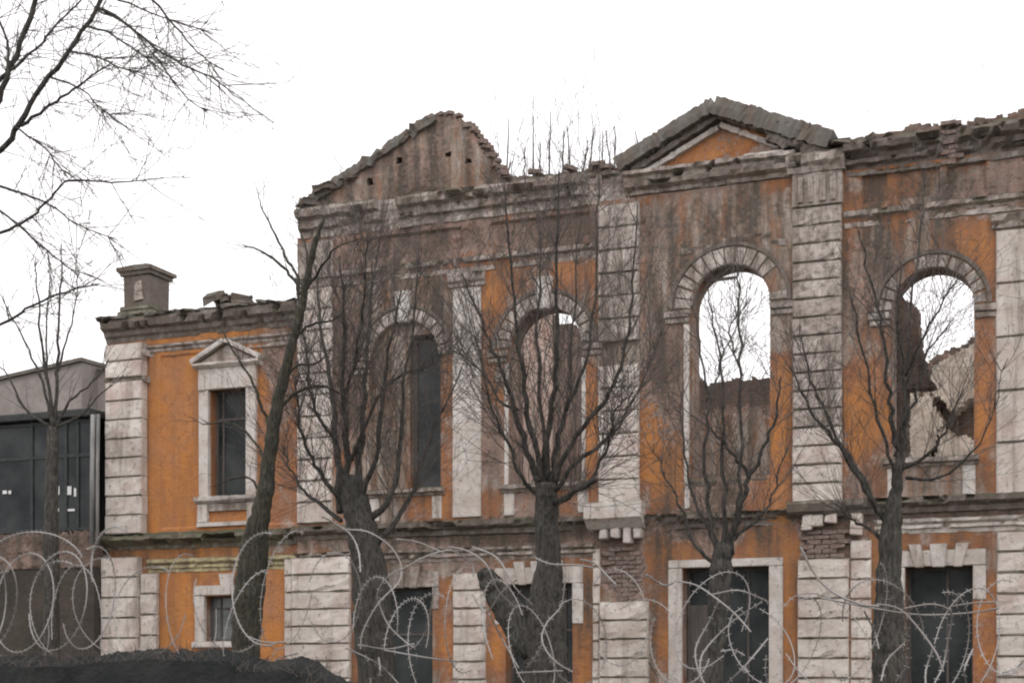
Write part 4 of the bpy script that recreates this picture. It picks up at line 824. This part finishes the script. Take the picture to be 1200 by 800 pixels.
# 6: foreground tree reaching in from the upper left
off = 15.5; t = Tree('bare_tree', 'near bare tree whose dark limbs reach across the sky at the upper left', (X(-190, off), -off, 0), GT, 'bark')
k_ = lambda L_: px2w(L_, off)
w_ = k_([(-190, 750, 26), (-180, 500, 24), (-160, 330, 20), (-110, 230, 15)]); t.limb([(w_[0][0], -off, 0, w_[0][3]*1.2)]+w_, 'trunk', 10, 5, wob=.01)
for b in ([(-110, 230, 12), (-60, 200, 8), (0, 176, 7), (22, 145, 6.5), (50, 100, 6), (80, 60, 5.5), (112, 12, 5), (130, -30, 4.5), (150, -90, 3)], [(-110, 230, 12), (-60, 190, 9), (-10, 130, 7), (12, 80, 6.5), (36, 20, 6), (50, -40, 5)], [(112, 8, 4), (140, 22, 3.4), (165, 42, 3), (190, 62, 2.6), (222, 80, 2.2), (250, 92, 1.8), (275, 112, 1.4), (322, 144, .9)], [(150, -40, 4), (180, 0, 3), (205, 30, 2.4), (232, 62, 1.8), (262, 82, 1.2)],
          [(24, 148, 4.5), (52, 128, 3.8), (80, 110, 3), (108, 90, 2.5), (132, 72, 1.8)], [(-10, 100, 5), (18, 78, 4), (50, 50, 3), (70, 25, 2.5), (95, 0, 2)], [(-60, 290, 5), (0, 273, 3.8), (30, 258, 3.4), (52, 240, 3), (66, 222, 2.6), (84, 211, 2.3), (130, 214, 2), (160, 212, 1.4), (192, 208, .9)], [(20, 150, 2.4), (50, 172, 2), (80, 208, 1.5)], [(-40, 200, 4), (0, 218, 3), (30, 228, 2.6), (58, 240, 2.2), (90, 262, 1.6), (140, 282, 1)],
          [(-60, 400, 4.5), (0, 380, 3.5), (30, 362, 3), (60, 348, 2.6), (90, 338, 2), (118, 332, 1.2)], [(-50, 210, 4), (0, 246, 3), (30, 272, 2.4), (62, 300, 1.6), (90, 320, 1)], [(60, 90, 2.5), (95, 105, 2), (120, 128, 1.5), (150, 150, 1)], [(80, 60, 2.6), (110, 66, 2), (150, 82, 1.5), (190, 90, 1)], [(112, 12, 2.6), (150, 30, 2), (185, 70, 1.6), (215, 110, 1.2), (240, 130, .8)], [(100, 30, 3), (130, 40, 2.2), (160, 60, 1.6), (200, 90, 1)], [(30, -10, 3), (80, -20, 3), (140, 0, 2.2), (190, 20, 1.5), (250, 40, .9)], [(0, 110, 3), (10, 60, 3), (-5, 10, 3)]):
    c = t.limb(k_(b), 'branch', 6, 4, wob=.004); t.spray(c, 24, .62, .0042, 2, .25, -.1, .9, .22, .8)
t.done('twig')
# 7: small tree by the annex
t = Tree('bare_tree', 'small thin bare tree rising in front of the grey house at the left edge', (X(60, 3), -3, 0), GT, 'bark'); 
w_ = px2w([(60, 660, 9), (60, 600, 8), (61, 540, 7), (62, 500, 6.5)], 3); t.limb([(w_[0][0], -3, 0, .17)]+w_, 'trunk', 8, 4, wob=.008)
for b in ([(62, 505, 5), (58, 460, 4), (50, 410, 3), (44, 350, 2), (40, 300, 1)], [(62, 505, 5), (66, 450, 4), (68, 400, 3), (70, 340, 2.2), (72, 285, 1.2)], [(62, 500, 4), (50, 450, 3), (34, 410, 2.4), (14, 370, 1.6), (-4, 340, 1)], [(66, 440, 3), (78, 400, 2.3), (88, 360, 1.5), (92, 320, 1)], [(62, 505, 4), (82, 470, 3), (108, 448, 2.2), (128, 420, 1.2)], [(60, 500, 4), (30, 480, 3), (8, 440, 2), (-10, 420, 1)], [(66, 500, 3), (95, 485, 2.4), (120, 460, 1.8), (145, 440, 1)], [(56, 450, 3), (56, 390, 2), (56, 330, 1.2)]):
    c = t.limb(px2w(b, 3, random.uniform(-.6, .6)), 'branch', 6, 4, wob=.008); t.spray(c, 9, .8, .007, 1, .2, .3, .6)
t.done()
# 8: crowns showing above the parapet, behind the ruin
t = Tree('bare_tree', 'bare treetop twigs showing above the broken parapet between gable and pediment', (XB(660, 12), 12, 0), None, 'bark')
w_ = [(XB(660, 12), 12, 0, .3), (XB(660, 12)+.1, 12, 4, .24), (XB(660, 12), 12, 9, .15)]; t.limb(w_, 'trunk', 8, 4)
for i in range(15):
    a = 590+i*11+random.uniform(-5, 5); top = 150+random.uniform(-20, 40); o2 = -12+random.uniform(-1.5, 1.5)
    c = t.limb(px2w([(655+(a-655)*.3, 330, 5), (655+(a-655)*.7, 260, 4), (a, 215, 2.6), (a+random.uniform(-5, 9), top, 1)], o2), 'branch', 5, 4, wob=.01)
    t.spray(c, 7, .8, .011, 0, .4, .8, .35)
t.done()

# ================================================================== PERIMETER BANK AND RAZOR WIRE
off = 13.8
bk = [(-200, 768), (0, 765), (60, 766), (110, 764), (150, 760), (185, 757), (215, 757), (245, 759), (270, 757), (295, 765), (320, 773), (340, 769), (352, 767), (372, 773), (390, 783), (410, 793), (440, 803), (520, 812), (700, 820), (1300, 830)]
bx = [X(a, off) for a, b in bk]; bz = [Z(a, b, off) for a, b in bk]
V = []; Fc = []; xs_ = np.linspace(bx[0], bx[-1], 900); prof_ = [(-1.1, 0), (-.75, .5), (-.5, .8), (-.25, .95), (0, 1.0), (.35, .93), (.8, .6), (1.2, 0)]
for i, x in enumerate(xs_):
    zt = float(np.interp(x, bx, bz))
    for k, (dy, f) in enumerate(prof_):
        n_ = float(fbm(x*2.2, k*.9, 70, 4))-.5
        V.append((x, -off+dy*.8+n_*.25, max(0, zt*f)+((n_*.09-.02)+.07*(float(fbm(x*9, k*2.3, 71, 4))-.5) if f > 0 else -.05)))
K = len(prof_)
for i in range(len(xs_)-1):
    for k in range(K-1): a = i*K+k; Fc.append((a, a+1, a+K+1, a+K)[::-1])
Fc += [tuple(range(K)), tuple(range(len(V)-1, len(V)-1-K, -1))]
tag(link('overgrown_bank', mesh('overgrown_bank', V, Fc), M['bank']), 'dark uneven bank with dry stalks along the bottom left, under the wire', 'bank')
dm = MB()
for q in range(420):
    x = random.uniform(X(-20, off), X(520, off)); zt = float(np.interp(x, bx, bz)); p = Vector((x, -off+random.uniform(-.5, .3), zt-.12)); d = Vector((random.gauss(0, .5), random.gauss(0, .3), 1)); pts = [p]
    for _ in range(4): d = (d+Vector((random.gauss(0, .4), random.gauss(0, .2), -.12))).normalized(); pts.append(pts[-1]+d*random.uniform(.02, .055))
    dm.tube(pts, [.004, .0035, .003, .0025, .002], 3, False)
bank = [o for o in COL.objects if o.name == 'overgrown_bank'][0]
tag(dm.build('dry_stalks', M['twig'], bank), kind='stuff')
wr = empty('razor_wire', (X(600, off), -off, 0)); tag(wr, 'tangled loops of pale razor wire strung across in front of the ruin', 'razor wire')
def z3(o, sx, sy, k): return [(o[0]+u/k, o[1]+v/k) for u, v in zip(sx, sy)]
def PL(ox, oy, k, *uv): return [(ox+u/k, oy+v/k) for u, v in uv]
def ell(cx, cy, rx, ry, a0, a1, n=14, tl=0.): 
    return [(cx+rx*math.cos(math.radians(a0+(a1-a0)*i/n))+tl*math.sin(math.radians(a0+(a1-a0)*i/n)), cy-ry*math.sin(math.radians(a0+(a1-a0)*i/n))) for i in range(n+1)]
STR = [ell(-14, 708, 33, 56, -100, 190, 16, 8), ell(28, 706, 34, 58, -160, 170, 18, 8), ell(68, 704, 33, 58, -165, 160, 18, 8), ell(104, 700, 30, 60, -150, 110, 16, 8), ell(40, 668, 60, 45, 20, 170),
       ell(312, 690, 40, 66, 80, 290, 16), [(290, 745), (310, 752), (335, 752)], [(285, 802), (305, 785), (330, 770), (350, 765)], ell(135, 665, 28, 48, 60, 200),
       PL(380, 600, 4, (-10, 20), (30, 40), (120, 100), (160, 180), (170, 280)), PL(380, 600, 4, (90, 80), (200, 90), (300, 150), (355, 230), (360, 300), (330, 350), (250, 430), (180, 560), (170, 640)), PL(380, 600, 4, (355, 265), (290, 310), (250, 380), (265, 450), (310, 540), (400, 620), (430, 625), (480, 550), (500, 450), (520, 340)),
       PL(380, 600, 4, (160, 620), (300, 640), (420, 615)), PL(380, 600, 4, (100, 635), (220, 690), (300, 750), (370, 830)), PL(380, 600, 4, (280, 645), (480, 680), (640, 700)), PL(380, 600, 4, (255, 680), (262, 740), (250, 830)), PL(380, 600, 4, (205, 690), (220, 760), (210, 830)), PL(380, 600, 4, (340, 125), (440, 140), (560, 190)), PL(380, 600, 4, (360, 270), (480, 205), (600, 180), (690, 240), (700, 300)),
       PL(520, 620, 4.44, (630, 280), (610, 400), (540, 480), (510, 560), (540, 640), (600, 700), (670, 740)), PL(520, 620, 4.44, (380, 745), (500, 740), (620, 735)), PL(520, 620, 4.44, (510, 600), (480, 660), (430, 720)), PL(520, 620, 4.44, (20, 90), (120, 110), (220, 180), (280, 310), (375, 410)), PL(520, 620, 4.44, (150, 90), (280, 150), (370, 300), (460, 390)), PL(520, 620, 4.44, (480, 150), (560, 180), (700, 185), (780, 200)), PL(520, 620, 4.44, (240, 440), (300, 560), (390, 720)), PL(520, 620, 4.44, (150, 340), (220, 430), (300, 330), (380, 260)),
       PL(640, 600, 4, (600, 320), (700, 340), (780, 390), (880, 470), (960, 560)), PL(640, 600, 4, (780, 385), (900, 365), (1000, 400), (1045, 425)), PL(640, 600, 4, (810, 420), (760, 520), (700, 640), (720, 760), (760, 830)), PL(640, 600, 4, (1010, 420), (900, 490), (800, 580), (730, 670), (725, 760), (760, 830)), PL(640, 600, 4, (1040, 590), (940, 710), (850, 800), (830, 830)), PL(640, 600, 4, (925, 720), (950, 760), (940, 830)), PL(640, 600, 4, (470, 290), (550, 340), (600, 330)), PL(640, 600, 4, (160, 220), (230, 240), (290, 300), (330, 340)), PL(640, 600, 4, (480, 700), (530, 780), (540, 830)), PL(640, 600, 4, (820, 650), (880, 645), (930, 670)),
       PL(900, 600, 4, (150, 160), (220, 290), (300, 370), (430, 430), (520, 440)), PL(900, 600, 4, (510, 430), (580, 440), (640, 470), (720, 560), (790, 660), (820, 740)), PL(900, 600, 4, (640, 450), (760, 430), (840, 450), (860, 500), (840, 620), (820, 720), (780, 800)), PL(900, 600, 4, (640, 470), (655, 560), (640, 610), (560, 690), (530, 790)), PL(900, 600, 4, (250, 400), (500, 450), (720, 480), (950, 470), (1080, 450)), PL(900, 600, 4, (770, 650), (740, 740), (740, 830)), PL(900, 600, 4, (960, 640), (920, 740), (940, 830)), PL(900, 600, 4, (450, 460), (500, 560), (520, 640)), PL(900, 600, 4, (640, 620), (660, 700), (600, 790)), PL(900, 600, 4, (860, 440), (960, 425), (1060, 420)), PL(900, 600, 4, (1100, 750), (1160, 730), (1200, 690))]
for q in range(30):
    rr_ = random.Random(300+q); cx_ = -20+q*41+rr_.uniform(-14, 14); cy2 = (705 if cx_ < 400 else 735)+rr_.uniform(-14, 30); rx_ = rr_.uniform(24, 52); ry_ = rr_.uniform(45, 72); a0_ = rr_.uniform(0, 360)
    STR.append(ell(cx_, cy2, rx_, ry_, a0_, a0_+rr_.uniform(170, 330), 12, rr_.uniform(-22, 22)))
for i, st in enumerate(STR):
    r = random.Random(i); ph = r.uniform(0, 6); pts = []
    n = len(st)
    for j, (a, b) in enumerate(st):
        o2 = off-.1+.22*math.sin(ph+j*2.6/max(3, n)*2); pts.append((X(a, o2), -o2, Z(a, b, o2), (.0070 if i < 50 else .0046) if i not in (37,) else .010))
    c = curve(pts, 4); m = MB(); m.tube([p[:3] for p in c], [p[3] for p in c], 5)
    for q in range(1, len(c)-1, 2):       # short barbs along the strand
        p = Vector(c[q][:3]); d = Vector(c[q+1][:3])-p
        if d.length < .01: continue
        d.normalize(); s_ = d.cross(Vector((r.uniform(-.3, .3), 1, r.uniform(-.3, .3)))).normalized()*.022
        m.tube([p-s_+d*.006, p+s_-d*.006], .003, 3)
    m.build('wire_strand', M['wire'], wr)
print('bricks', nb)
